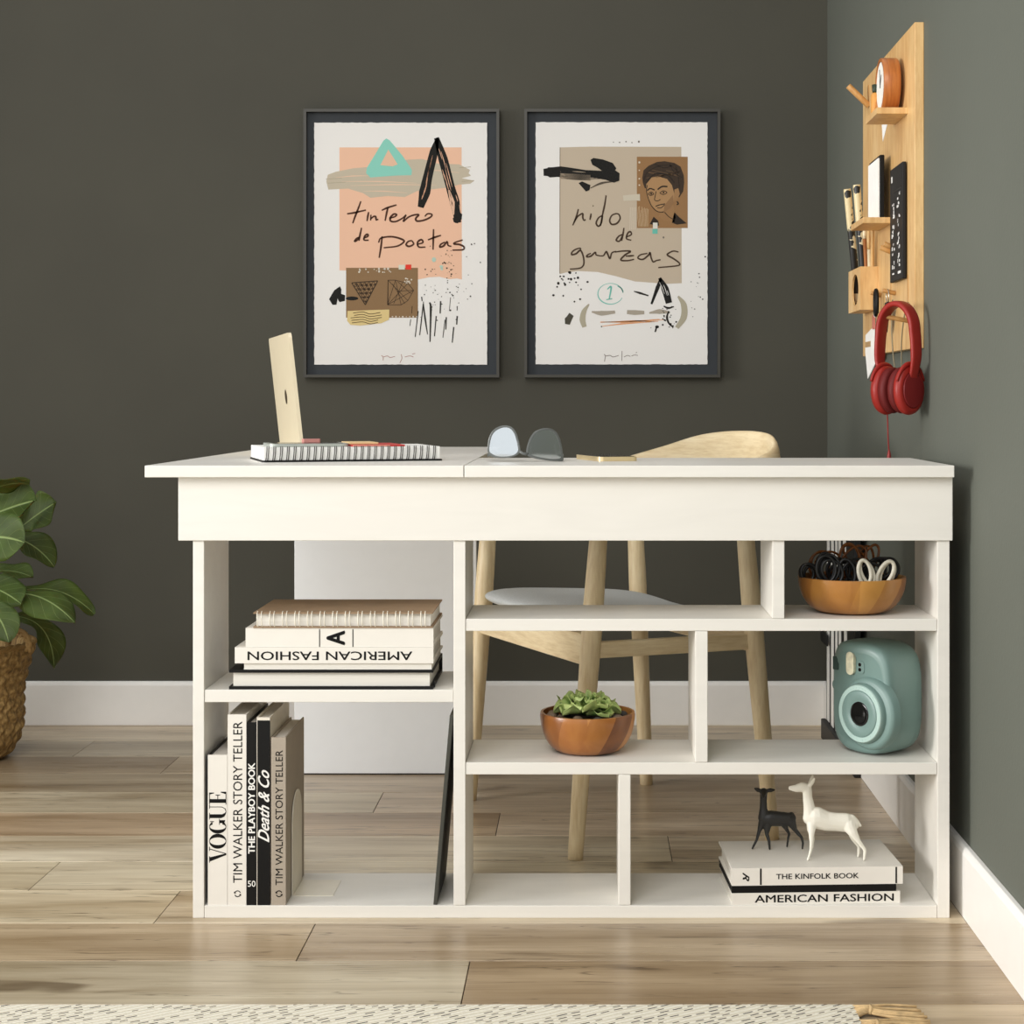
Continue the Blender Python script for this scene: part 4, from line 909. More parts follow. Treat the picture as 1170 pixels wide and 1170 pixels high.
for x0, pts, dy in ((0, [(225, 510, 30), (200, 580, 16), (180, 650, 11), (155, 700, 10), (143, 722, 9)], -.002), (0, [(270, 520, 36), (262, 600, 17), (280, 660, 12), (284, 710, 10), (285, 728, 10)], -.006),
                    (0, [(400, 500, 36), (430, 570, 16), (458, 620, 11), (450, 650, 10), (440, 682, 9)], .012), (0, [(465, 500, 40), (500, 570, 18), (555, 635, 12), (565, 680, 10), (560, 716, 10)], -.002)):
    c = [(D2(x, y, Yk)+Vector((0, dy*min(1, k/2), 0)), r*s2*1.08) for k, (x, y, r) in enumerate(pts)]
    foot = c[-1][0].copy(); foot.z = zt+.0015; c[-1] = (foot, .0017); c[-2] = (Vector((c[-2][0].x, c[-2][0].y, max(c[-2][0].z, zt+.006))), c[-2][1]); ch.append(c)
organic(ch, .0010, M_dk, 'body', BD, 4)
# ================================================================ things on the desk top
ZD = ZT + .0002
M_gold = plain('gold_aluminium', (240, 226, 194), .38, .2, var=.01); M_gdk = plain('dark_logo', (70, 58, 40), .3); M_scr = plain('black_screen', (14, 14, 16), .12)
M_key = plain('black_keys', (30, 30, 32), .5)
# laptop: hinge line from near to far, lid leaning back
hn, hf = Vector((-.5475, .5, 0)), Vector((-.648, .845, 0)); hd = (hf-hn).normalized(); ob_ = Vector((hd.y, -hd.x, 0)); LW = (hf-hn).length; LDp = .235
LP = thing('laptop', 'gold laptop standing open on the desk return behind the spiral notebook', 'laptop', tuple((hn+hf)/2 + ob_*LDp/2) [:2] + (ZD,))
Mb = frame_M(hn + Vector((0, 0, ZD)), ob_, hd)
mb = MB(); mb.prism(rrect(0, 0, LDp, LW, .012), 0, .011, 0, Mb); mb.build('base', M_gold, LP, bevel=.0015)
mb = MB(); mb.prism(rrect(.03, .03, .13, LW-.03, .004), .011, .0114, 0, Mb)
for i in range(5):
    for j in range(13): mb.box((.034+i*.019, .034+j*(LW-.068)/13, .0112), (.034+i*.019+.016, .034+(j+.86)*(LW-.068)/13, .0122), 0, Mb)
mb.build('keyboard', M_key, LP)
mb = MB(); mb.prism(rrect(.15, LW*.32, .225, LW*.68, .004), .011, .0112, 0, Mb); mb.build('trackpad', M_gold, LP)
tip = R(6.2); up = Vector((0, 0, 1))*math.cos(tip) - ob_*math.sin(tip)
Ml = frame_M(hn + Vector((0, 0, ZD+.009)), hd, up)                     # local z = hd x up points to the screen side or back
if (Ml.to_3x3() @ Vector((0, 0, 1))).dot(ob_) < 0: zs_ = -1
else: zs_ = 1
LH = .2315
mb = MB(); mb.prism(rrect(0, 0, LW, LH, .012), -.0065 if zs_ > 0 else 0, 0 if zs_ > 0 else .0065, 0, Ml); mb.build('lid', M_gold, LP, bevel=.0015)
mb = MB(); mb.prism(rrect(.006, .008, LW-.006, LH-.006, .006), .0002*zs_ if zs_ > 0 else -.0006, .0006 if zs_ > 0 else -.0002, 0, Ml); mb.build('screen', M_scr, LP)
mb = MB(); zo = -.0068*zs_; mb.poly([Ml @ Vector((x, y, zo)) for x, y in ellipse(LW*.42, LH*.46, .018, .015)]); mb.build('lid_mark', M_gdk, LP)

# big spiral notebook lying in front of it
a = R(17); nx, ny = Vector((math.cos(a), math.sin(a), 0)), Vector((-math.sin(a), math.cos(a), 0)); C0 = Vector((-.557, .125, ZD)); NW, ND = .313, .205
NB = thing('spiral_notebook', 'large white-paged notebook with black spiral binding and black back cover lying on the desk', 'notebook', tuple(C0 + nx*NW/2 + ny*ND/2), 0)
Mn = frame_M(C0, nx, ny)
M_pw = plain('bright_paper', (246, 244, 238), .75); M_bw = plain('black_wire', (42, 38, 34), .3)
mb = MB(); mb.prism(rrect(-.002, 0, NW+.002, ND, .006), 0, .0026, 0, Mn); mb.build('back_cover', M_blk, NB)
mb = MB(); mb.box((0, .004, .0028), (NW-.002, ND-.002, .0252), 0, Mn); mb.build('pages', M_pw, NB, bevel=.0008)
M_spine = plain('greyish_page_edge', (214, 211, 196), .8)
mb = MB()
for i in range(26):
    x = .006 + i*.01175
    for dx in (-.0016, .0016):
        pts = [Mn @ Vector((x+dx+.0032*(k/12-.5), .006-.0066*math.cos(R(-84+168*k/12)), .0136+.0132*math.sin(R(-84+168*k/12)))) for k in range(13)]
        mb.tube(pts, .00075, 6)
mb.build('spiral_binding', M_bw, NB)
zn = ZD + .0256
def slabthing(name, label, cat, x, y, w, d, z0, z1, m, rot=0., r=.006, grp=None):
    """rounded flat object placed in the notebook's own directions"""
    c = C0 + nx*x + ny*y; t = thing(name, label, cat, (c.x, c.y, z0), a+rot, grp)
    return t
t = slabthing('tablet', 'small grey rounded tablet lying on the left of the spiral notebook', 'tablet', .082, .075, .139, .1, zn, zn+.006, None)
M_gt = plain('grey_tablet_metal', (176, 180, 172), .35, .2)
mb = MB(); mb.prism(rrect(-.0695, -.055, .0695, .055, .012), 0, .0056); mb.build('body', M_gt, t, world=False, bevel=.0015); mb = MB(); mb.prism(rrect(-.060, -.047, .060, .047, .004), .0057, .006); mb.build('screen', M_scr, t, world=False)
t = slabthing('eraser', 'pink eraser lying on the grey tablet beside the laptop lid', 'eraser', .0955, .10, 0, 0, zn+.0062, 0, None)
mb = MB(); mb.prism(rrect(-.016, -.009, .016, .009, .003), 0, .0062); mb.build('block', plain('pink_rubber', (206, 140, 130), .7), t, world=False, bevel=.001)
t = slabthing('card_folder', 'flat red folder lying on the right half of the spiral notebook', 'folder', .202, .080, 0, 0, zn, 0, None)
M_redc = plain('red_card', (196, 62, 58), .6); mb = MB(); mb.box((-.047, -.07, 0), (.047, .07, .0032)); mb.build('cover', M_redc, t, world=False, bevel=.0006)
mb = MB(); mb.box((-.046, -.071, .0008), (.02, .069, .0024)); mb.build('paper', plain('pink_paper', (232, 170, 150), .7), t, world=False)
t = slabthing('note_pad', 'cream note pad lying on the red folder', 'note pad', .181, .085, 0, 0, zn+.0034, 0, None)
mb = MB(); mb.box((-.026, -.045, 0), (.026, .045, .0034)); mb.build('sheets', plain('cream_paper', (230, 200, 146), .7), t, world=False, bevel=.0005)

# phone
a2 = R(17); px_, py_ = Vector((math.cos(a2), math.sin(a2), 0)), Vector((-math.sin(a2), math.cos(a2), 0))
P0 = Vector((WX(684.5, .172), .172, ZD)); PH = thing('smartphone', 'gold-edged smartphone lying flat near the middle of the desk', 'phone', tuple(P0 + px_*.036 + py_*.0725), a2)
mb = MB(); mb.prism(rrect(-.0365, -.0725, .0365, .0725, .010, 8), 0, .0078, smooth=True); mb.build('case', plain('gold_phone_edge', (226, 204, 158), .3, .35), PH, world=False, bevel=.002, seg=3)
mb = MB(); mb.prism(rrect(-.033, -.069, .033, .069, .007), .0079, .0083); mb.build('screen', M_scr, PH, world=False)

# sunglasses lying upside down, brow bar on the desk
M_sg = plain('grey_acetate', (92, 95, 92), .3); 
def lens_mat(name, tint, gl):
    m, nt, b = new_mat(name); out = nt.nodes['Material Output']
    tr = N(nt, 'ShaderNodeBsdfTransparent'); tr.inputs[0].default_value = tint
    g = N(nt, 'ShaderNodeBsdfGlossy'); g.inputs['Roughness'].default_value = .08; g.inputs[0].default_value = (.86, .92, .95, 1)
    x = N(nt, 'ShaderNodeMixShader'); lw = N(nt, 'ShaderNodeLayerWeight', i_Blend=.35)
    L(nt, math_n(nt, 'MAXIMUM', math_n(nt, 'MULTIPLY', lw.outputs['Fresnel'], 1.), gl), x.inputs[0]); L(nt, tr.outputs[0], x.inputs[1]); L(nt, g.outputs[0], x.inputs[2]); L(nt, x.outputs[0], out.inputs[0]); return m
M_lz = lens_mat('mirrored_grey_lens', (.24, .24, .23, 1), .62)
YG = .150; SG = thing('sunglasses', 'grey sunglasses resting upside down on the desk beside the smartphone', 'glasses', (WX(599, YG), YG, ZD))
sg = 1/sc(YG)
def gp(zx, zy, dy=0.): # sketch units of the close view
    p = W(540 + zx/5.85, 480 + zy/5.85, YG); return Vector((p.x, YG+dy, p.z))
LO = [(97,236),(100,180),(116,120),(150,80),(200,61),(250,66),(285,95),(306,150),(320,218),(318,240),(290,262),(240,276),(170,278),(120,268)]
LI = [(110,230),(114,180),(130,125),(160,92),(205,74),(248,80),(274,108),(290,150),(302,205),(298,238),(270,258),(230,266),(170,266),(128,250)]
RO = [(358,228),(366,180),(385,130),(420,88),(480,68),(535,76),(570,110),(592,170),(603,240),(605,288),(560,290),(490,284),(420,272),(372,256)]
RI = [(374,226),(382,180),(400,134),(430,100),(480,82),(528,88),(556,118),(576,172),(586,235),(586,268),(540,274),(490,270),(430,258),(388,244)]
def wrap(x): return .010*((x-350)/250)**2                              # gentle face curve
dzs = ZD + .0008 - min(gp(x, y).z for x, y in RO + LO)
def ring3(O, I, nm, dlift):
    mb = MB(); n = 48
    def res(Pp):
        sp_ = smooth_path([(x, y, 0) for x, y in Pp], 8, True); return [(sp_[int(i*len(sp_)/n)].x, sp_[int(i*len(sp_)/n)].y) for i in range(n)]
    o_, i_ = res(O), res(I); G = []
    for (ox, oy), (ix, iy) in zip(o_, i_):
        G.append([gp(ox, oy, wrap(ox)) + Vector((0, 0, dzs+dlift)), gp(ox, oy, wrap(ox)+.0042) + Vector((0, 0, dzs+dlift)), gp(ix, iy, wrap(ix)+.0042) + Vector((0, 0, dzs+dlift)), gp(ix, iy, wrap(ix)) + Vector((0, 0, dzs+dlift))])
    mb.grid(G, 0, False, closed_u=True, closed_v=True); return mb, [(x, y) for x, y in i_]
mbL, iL = ring3(LO, LI, '', (288-278)/5.85*sg); mbR, iR = ring3(RO, RI, '', 0)
mbL.build('rim', M_sg, SG, bevel=.0008); mbR.build('rim', M_sg, SG, bevel=.0008)
lift = (288-278)/5.85*sg
mb = MB(); mb.tube([gp(312, 232, wrap(312)+.002)+Vector((0, 0, dzs+lift)), gp(335, 244, .0005)+Vector((0, 0, dzs+lift*.7)), gp(352, 246, .0005)+Vector((0, 0, dzs+lift*.5)), gp(372, 240, wrap(372)+.002)+Vector((0, 0, dzs+.0004))], .0024, 10); mb.build('bridge', M_sg, SG)
def lens(I, ctr, dl, yaw_):
    mb = MB(); cx, cy = ctr; c = gp(cx, cy, 0); G = []
    for r in (1.0, .8, .6, .4, .2, .01):
        row = []
        for x, y in I:
            p = gp(cx+(x-cx)*r, cy+(y-cy)*r, 0); row.append(Vector((p.x, YG + wrap(cx) + (p.x-c.x)*math.tan(yaw_) + .0018 - .0003*(1-r*r), p.z+dzs+dl)))
        G.append(row)
    mb.grid(G, 0, True, closed_v=True); return mb
lens(iL, (205, 175), lift, R(-9)).build('lens', M_lz, SG); lens(iR, (485, 180), 0, R(9)).build('lens', M_lz, SG)
for x, sgn, dl in ((104, -1, lift), (598, 1, 0)):
    p0 = gp(x, 258, wrap(x)+.003) + Vector((0, 0, dzs+dl)); far = Vector((p0.x - sgn*.012, YG+.135, ZD+.010)); x0 = p0.x
    pts = smooth_path([p0, p0+Vector((0, .03, .001)), p0+Vector((-sgn*.004, .085, .004)), far, far+Vector((-sgn*.004, .022, .016))], 5); nn = len(pts)
    mb = MB(); mb.tube(pts, [.0034-.0012*min(1, i/nn*1.6) for i in range(nn)], 10, flat=(.7, 1.1)); mb.build('temple', M_sg, SG)
mb = MB()
for x, dl in ((312, lift), (372, 0)): mb.tube([gp(x, 215, .004)+Vector((0, 0, dzs+dl)), gp(x+(8 if x > 340 else -8), 200, .011)+Vector((0, 0, dzs+dl))], [.0016, .0034], 8)
mb.build('nose_pads', M_sg, SG)

# ================================================================ organiser on the right wall
M_bam = wood('bamboo_ply', [(214, 170, 110), (226, 186, 126), (232, 196, 140)], (12, 12, 2.0), .4, .6, .03, streak=.12)
M_bam2 = wood('bamboo_edge', [(186, 134, 74), (206, 156, 92), (216, 170, 108)], (12, 12, 2.0), .4, .6, .03, streak=.15)
XB = .620; YN, YFr, ZB0, ZB1 = .408, 1.026, .9560, 1.572
OG = thing('wall_organizer', 'square light bamboo wall organizer board with small shelves, pegs and a pen cup', 'organizer', (XW, (YN+YFr)/2, ZB0))
mb = MB(); mb.box((XB, YN, ZB0), (XW-.0003, YFr, ZB1)); mb.build('board', M_bam, OG, bevel=.001)
mb = MB()
for yy in (.47, .66, .85): mb.box((XB-.0006, yy, 1.02), (XB+.004, yy+.012, 1.10))
for yy in (.945,): mb.box((XB-.0006, yy, 1.505), (XB+.004, yy+.012, 1.60-.05))
mb.build('slots', M_bam2, OG)
mb = MB(); mb.box((.560, .4785, 1.4105), (XB, .6127, 1.4228)); mb.build('shelf', M_bam, OG, bevel=.0008)
mb = MB(); mb.box((.560, .646, 1.2165), (XB, .808, 1.2285)); mb.build('shelf', M_bam, OG, bevel=.0008)
def peg(name, p, q_, r): mb = MB(); mb.tube([p, q_], r, 18); return mb.build(name, M_bam2, OG, bevel=.0008)
peg('peg', (XB, .941, 1.503), (.574, .941, 1.5475), .0066)
peg('peg', (XB, .62, 1.163), (.598, .62, 1.172), .0055); peg('peg', (XB, .665, 1.160), (.598, .665, 1.169), .0055)
peg('peg', (XB, .4145, 1.006), (.552, .4145, 1.0185), .0045)
peg('peg', (XB, .612, 1.072), (.594, .612, 1.078), .0045); peg('peg', (XB, .782, 1.078), (.598, .782, 1.084), .0045)
# pen cup with an oval opening in its front
cx0, cx1, cy0, cy1, cz0, cz1, cw_ = .5815, XB, .820, .985, 1.050, 1.142, .004
mb = MB(); o = mb.prism([(cy0, cz0), (cy1, cz0), (cy1, cz1), (cy0, cz1)], cx0, cx0+cw_, 0, None, holes=[ellipse((cy0+cy1)/2-.012, (cz0+cz1)/2, .046, .034, 32)])
mb.xf(o, Matrix(((0, 0, 1, 0), (1, 0, 0, 0), (0, 1, 0, 0), (0, 0, 0, 1))))
mb.box((cx0+cw_, cy0, cz0), (cx1, cy0+cw_, cz1)); mb.box((cx0+cw_, cy1-cw_, cz0), (cx1, cy1, cz1)); mb.box((cx0+cw_, cy0+cw_, cz0), (cx1, cy1-cw_, cz0+cw_)); mb.build('pen_cup', M_bam, OG)
# round clock
M_clk = wood('orange_beech', [(166, 96, 44), (188, 116, 56), (200, 132, 70)], (26, 3, 3), .35, .8, .03, streak=.2)
r_c, yc, zc = .0545, .556, 1.4230 + .0546
CK = thing('clock', 'round wooden desk clock with white dial on the top shelf of the wall board', 'clock', (.595, yc, 1.4229))
Mx = Matrix(((0, 0, -1, 0), (1, 0, 0, yc), (0, 1, 0, zc), (0, 0, 0, 1)))    # local z points to -x
mb = MB(); o = mb.lathe([(r_c-.002, -.6115), (r_c, -.609), (r_c, -.580), (r_c-.001, -.5785), (.0475, -.5785), (.0465, -.581)], 56, 0, Mx); mb.build('case', M_clk, CK, sharp=40)
mb = MB(); mb.lathe([(.0466, -.582), (.0466, -.5802)], 48, 0, Mx); mb.build('dial', plain('white_dial', (240, 238, 230), .6), CK, sharp=40)
mb = MB()
for ang_, ln in ((35, .024), (-12, .034)): mb.box((-.0012, -.004, .5795-.0003), (.0012, ln, .5795+.0002), 0, Matrix(((0, 0, 1, 0), (1, 0, 0, yc), (0, 1, 0, zc), (0, 0, 0, 1))) @ Matrix.Rotation(R(ang_), 4, 'Z'))
mb.build('hands', M_blk, CK)
t = thing('wooden_bottle', 'small orange wooden bottle with dark green cap behind the round clock', 'bottle', (.577, .6045, 1.4229))
mb = MB(); mb.lathe([(.0072, 0), (.0075, .002), (.0075, .045), (.004, .050)], 20); mb.build('body', plain('orange_wood_body', (212, 148, 68), .5), t, world=False); mb = MB(); mb.lathe([(.004, .0505), (.0052, .053), (.0058, .066), (.003, .067)], 16); mb.build('cap', plain('dark_green_cap', (34, 48, 26), .5), t, world=False)
t = thing('white_triangle', 'small white triangular paper pinned below the clock shelf', 'paper', (XB-.001, .73, 1.39))
mb = MB(); mb.prism([(-.045, .045), (.04, .045), (.028, .008)], 0, .0008); mb.xf(0, Matrix(((0, 0, 1, 0), (1, 0, 0, 0), (0, 1, 0, 0), (0, 0, 0, 1)))); mb.build('sheet', M_pw, t, world=False)  # flat white triangle on the face of the board
# white notepad in black holder
t = thing('notepad', 'white notepad in a black holder on the lower shelf of the wall board', 'notepad', (.600, .727, 1.2287))
mb = MB(); mb.box((-.0035, -.066, 0), (.0065, .066, .1285)); mb.build('holder', M_blk, t, world=False, bevel=.002); mb = MB(); mb.box((-.0062, -.0635, .001), (-.0036, .0635, .122)); mb.build('sheets', M_pw, t, world=False)
# black booklet with white writing
t = thing('booklet', 'black booklet with rows of small white writing hanging on the wall board', 'booklet', (.607, .55, 1.093))
mb = MB(); mb.box((.003, -.069, 0), (.0107, .069, .226)); mb.build('cover', plain('black_booklet', (20, 20, 20), .5, spec=.3), t, world=False, bevel=.0015)
mb = MB(); rb = random.Random(4)
def jot(y, z, h, wd): mb.box((.0025, y, z), (.0029, y+wd, z+h))
for colm in (-.045, .012):
    z = .024
    while z < .165:
        n = rb.randint(2, 5)
        for k in range(n):
            for jj in range(2): jot(colm + rb.uniform(0, .026), z + rb.uniform(0, .004), rb.uniform(.003, .008), rb.uniform(.004, .010))
            z += .0085
        z += .010
jot(-.052, .012, .005, .03); jot(.02, .014, .003, .02); jot(.04, .198, .012, .012)
mb.build('writing', M_typew, t, world=False)
mb = MB(); mb.box((.0024, -.06, .176), (.0029, .03, .179)); mb.build('fold_line', plain('soft_black', (12, 12, 12), .4), t, world=False)
# markers, pencils in the cup
def marker_mat():
    m, nt, b = new_mat('patterned_marker'); co = coords(nt); sp_ = N(nt, 'ShaderNodeSeparateXYZ'); L(nt, co, sp_.inputs[0])
    no = N(nt, 'ShaderNodeTexNoise', i_Scale=48., i_Detail=2.); L(nt, co, no.inputs['Vector'])
    spot = ramp(nt, no.outputs[0], [(.555, (0, 0, 0, 1)), (.57, (1, 1, 1, 1))], 'LINEAR')
    low = ramp(nt, math_n(nt, 'ADD', sp_.outputs[2], math_n(nt, 'MULTIPLY', no.outputs[0], .05)), [(.198, (1, 1, 1, 1)), (.203, (0, 0, 0, 1))])
    spot2 = ramp(nt, no.outputs[0], [(.39, (1, 1, 1, 1)), (.40, (0, 0, 0, 1))])
    c = mix(nt, spot, lin((224, 206, 160)), lin((28, 26, 22))); d = mix(nt, spot2, lin((26, 25, 22)), lin((222, 208, 170)))
    L(nt, mix(nt, low, c, d), b.inputs['Base Color']); b.inputs['Roughness'].default_value = .4; return m
M_mk = marker_mat()
def stick(name, label, cat, p, q_, r, m, grp, parts=()):
    p, q_ = Vector(p), Vector(q_); t = thing(name, label, cat, tuple(p), 0, grp); d = (q_-p); t.rotation_euler = d.to_track_quat('Z', 'Y').to_euler(); return t, d.length
zc_ = cz0 + cw_ + .0075
for p, q_, lb in (((.6005, .965, zc_), (.568, .915, 1.318), 'left of two cream and black patterned markers in the pen cup'), ((.607, .90, zc_), (.582, .872, 1.322), 'right of two cream and black patterned markers in the pen cup')):
    t, l = stick('marker', lb, 'marker', p, q_, .0085, M_mk, 'patterned markers in the pen cup')
    mb = MB(); mb.lathe([(.006, 0), (.0078, .004), (.0082, .05), (.0082, l-.004), (.0074, l)], 20); mb.build('barrel', M_mk, t, world=False, sharp=40)
M_pc = plain('brown_pencil', (168, 104, 54), .4); M_tipw = plain('cream_tip', (232, 214, 178), .5); M_red = plain('red_band', (190, 60, 50), .4); M_lw = plain('light_pencil_wood', (222, 180, 120), .4)
for (p, q_, lb, mA, mB_, tl) in (((.606, .868, zc_), (.597, .866, 1.230), 'brown pencil with cream tip in the pen cup', M_pc, M_tipw, .025), ((.608, .850, zc_), (.604, .846, 1.225), 'pale wooden pencil with white lower half in the pen cup', M_tipw, M_lw, .045), ((.6085, .838, zc_), (.610, .831, 1.231), 'light wooden pencil at the right of the pen cup', M_lw, M_tipw, .012)):
    t, l = stick('pencil', lb, 'pencil', p, q_, .004, mA, 'pencils in the pen cup')
    mb = MB(); mb.lathe([(.003, 0), (.0042, .003), (.0042, l-tl)], 8); mb.build('shaft', mA, t, world=False); mb = MB(); mb.lathe([(.0042, l-tl+.0002), (.004, l-tl*.6), (.0028, l)], 8); mb.build('tip', mB_, t, world=False)
# scissors, tag, paper
M_steel = plain('steel', (190, 186, 176), .25, .9); M_oran = plain('pink_plastic', (206, 120, 104), .4)
t = thing('scissors', 'scissors with black and white handles hanging from a peg on the wall board', 'scissors', (.609, .782, 1.040))
Ms = Matrix(((0, 0, 1, 0), (1, 0, 0, 0), (0, 1, 0, 0), (0, 0, 0, 1)))
for sgn, m in ((1, M_pw), (-1, M_blk)):
    mb = MB(); mb.tube([Ms @ Vector((sgn*.018+.014*math.cos(2*PI*k/22), .022+.026*math.sin(2*PI*k/22), sgn*.003)) for k in range(22)], .0042, 10, closed=True); mb.build('handle', m, t, world=False)
    mb = MB(); o = mb.prism([(sgn*.012, -.004), (sgn*.003, -.006), (-sgn*.012, -.085), (-sgn*.006, -.055)], -.0008, .0008); mb.xf(o, Ms @ Matrix.Translation((0, 0, sgn*.0012))); mb.build('blade', M_steel, t, world=False)
t = thing('key_tag', 'black leather key tag on a metal ring hanging from the wall board', 'tag', (.604, .612, 1.016))
mb = MB(); mb.tube([Ms @ Vector((.014*math.cos(2*PI*k/22), .050+.014*math.sin(2*PI*k/22), 0)) for k in range(22)], .0012, 8, closed=True); mb.build('ring', M_steel, t, world=False)
mb = MB(); o = mb.prism([(-.020, .038), (.016, .038), (.046, -.012), (.018, -.022)], -.003, .003); mb.xf(o, Ms); mb.build('strap', M_blk, t, world=False, bevel=.001)
t = thing('paper_offcut', 'large pointed white paper offcut with brown tape below the scissors', 'paper', (.6185, .90, .9046))
sh = [(.839, 1.021), (.982, 1.002), (.985, .965), (.951, .9046), (.811, .949), (.830, 1.012)]
mb = MB(); o = mb.prism([(y-.90, z-.9046) for y, z in sh], 0, .0012); mb.xf(o, Ms); mb.build('sheet', M_pw, t, world=False)
mb = MB(); mb.box((-.0006, .010, .070), (0, .081, .082)); mb.build('tape', plain('brown_tape', (186, 150, 104), .5), t, world=False)
mb = MB(); mb.box((-.0032, -.055, .106), (-.0004, -.028, .136)); mb.build('clip', M_oran, t, world=False)

# headphones
M_hp = plain('red_plastic', (146, 34, 26), .42, var=.02, spec=.35); M_hpd = plain('dark_red_leatherette', (96, 20, 18), .6, spec=.3); M_hpd2 = plain('matte_red_disc', (116, 26, 26), .5, spec=.3)
ph = R(35); n_ = Vector((math.sin(ph), -math.cos(ph), 0)); HC = Vector((.584, .385, 0)); 
HP = thing('headphones', 'red over-ear headphones hanging by the headband from a peg of the wall board', 'headphones', (HC.x, HC.y, .84))
tdir = Vector((n_.y, -n_.x, 0))     # toward the viewer-side perpendicular
def hpnt(s_, z, t_=0.): return HC + n_*s_ + tdir*t_ + Vector((0, 0, z))
zt_, zl = 1.0385, .900
arch = [hpnt(.044*math.cos(a_), .985+ (zt_-.985)*math.sin(a_)) for a_ in [PI*k/24 for k in range(25)]]
arm = lambda k: .0445+.003*math.sin(PI*k/10)-.012*max(0, k/10-.6)
left = [hpnt(-arm(k), .985-(.985-zl)*k/10) for k in range(1, 11)]; right = [hpnt(arm(k), .985-(.985-zl)*k/10) for k in range(10, 0, -1)]
pts = right + arch + left; nn = len(pts)
mb = MB(); G = []
for i, p in enumerate(pts):
    d = (pts[min(nn-1, i+1)]-pts[max(0, i-1)]).normalized(); y = d.cross(tdir).normalized(); e = .55+.45*math.sin(PI*i/(nn-1)); e -= .5*max(0, 1-min(i, nn-1-i)/5); w_, h_ = .0135*(.7+.3*e), .0048*(.7+.5*e)
    row = []
    for k in range(16):
        c, s_ = sup(2*PI*k/16, 3.5); row.append(p + tdir*(w_*c) + y*(h_*s_))
    G.append(row)
mb.grid(G, 0, True, closed_v=True); mb.add(G[0], [tuple(range(16))]); mb.add(G[-1], [tuple(range(16))[::-1]]); mb.build('headband', M_hp, HP)
def Mc(s_, z): return frame_M(HC + n_*s_ + Vector((0, 0, z)), tdir, Vector((0, 0, 1))) if frame_M(HC, tdir, Vector((0, 0, 1))).to_3x3().col[2].dot(n_) > 0 else frame_M(HC + n_*s_ + Vector((0, 0, z)), -tdir, Vector((0, 0, 1)))
zcup = .8765
def cup(s0, sgn):
    S = Matrix.Diagonal((.76, 1, sgn, 1)); M2 = Mc(s0, zcup) @ S
    mb = MB(); mb.lathe([(.040, -.004), (.0455, 0), (.0465, .006), (.044, .013), (.036, .0165), (.0345, .0162), (.034, .0150)], 48, 0, M2); c = mb.build('ear_cup', M_hp, HP, sharp=50)
    mb = MB(); mb.lathe([(.0335, .0155), (.0325, .0185), (.020, .0205), (.001, .0208)], 44, 0, M2); mb.build('disc', M_hpd2, c, sharp=50)
    mb = MB(); mb.lathe([(.028, -.020), (.040, -.020), (.0435, -.014), (.042, -.0045), (.038, -.0042)], 40, 0, M2); mb.build('ear_pad', M_hpd, HP)
    y = []
    for k in range(17):
        a_ = R(20+140*k/16); y.append(M2 @ Vector((.0485*math.cos(a_), .0485*math.sin(a_), .010)))
    top = HC + n_*(s0 + sgn*.010) + Vector((0, 0, zcup+.05))
    mb = MB(); mb.tube(y, [.0022+.003*math.sin(PI*k/16) for k in range(17)], 10); mb.tube([M2 @ Vector((0, .049, .010)), HC+n_*(sgn*.042)+Vector((0, 0, zl+.012))], [.005, .0065], 12); mb.build('yoke', M_hp, HP)
cup(.023, 1); cup(-.025, -1)
M_rc = plain('red_cord', (140, 36, 32), .5)
cb = smooth_path([HC+n_*(-.028)+Vector((0, 0, .834)), W(1014.2, 480, .41), W(1014.8, 500, .415), W(1015.6, 515, .42), W(1015.9, 523, .42), W(1016.3, 545, .42)], 5)
mb = MB(); mb.tube(cb, .0013, 8); k = mb.build('cord', M_rc, HP); mb = MB(); p = W(1015.8, 519, .42); mb.lathe([(.001, .010), (.003, .002), (.0042, -.006), (.0035, -.016)], 14, 0, Matrix.Translation(p)); mb.build('cord_knot', M_rc, k)
# grey cable hanging behind the headphones
M_gc = plain('grey_cable', (128, 118, 92), .5)
mb = MB(); mb.tube(smooth_path([(.612, .60, 1.058), (.606, .575, 1.0), (.606, .555, .94), (.610, .54, .90), (.612, .52, .885), (.612, .50, .91), (.610, .49, .97), (.612, .47, 1.02), (.616, .452, 1.045)], 6), .0014, 8)
o = mb.build('cable', M_gc, None); tag(o, 'thin grey cable looped on the wall board behind the red headphones', 'cable')
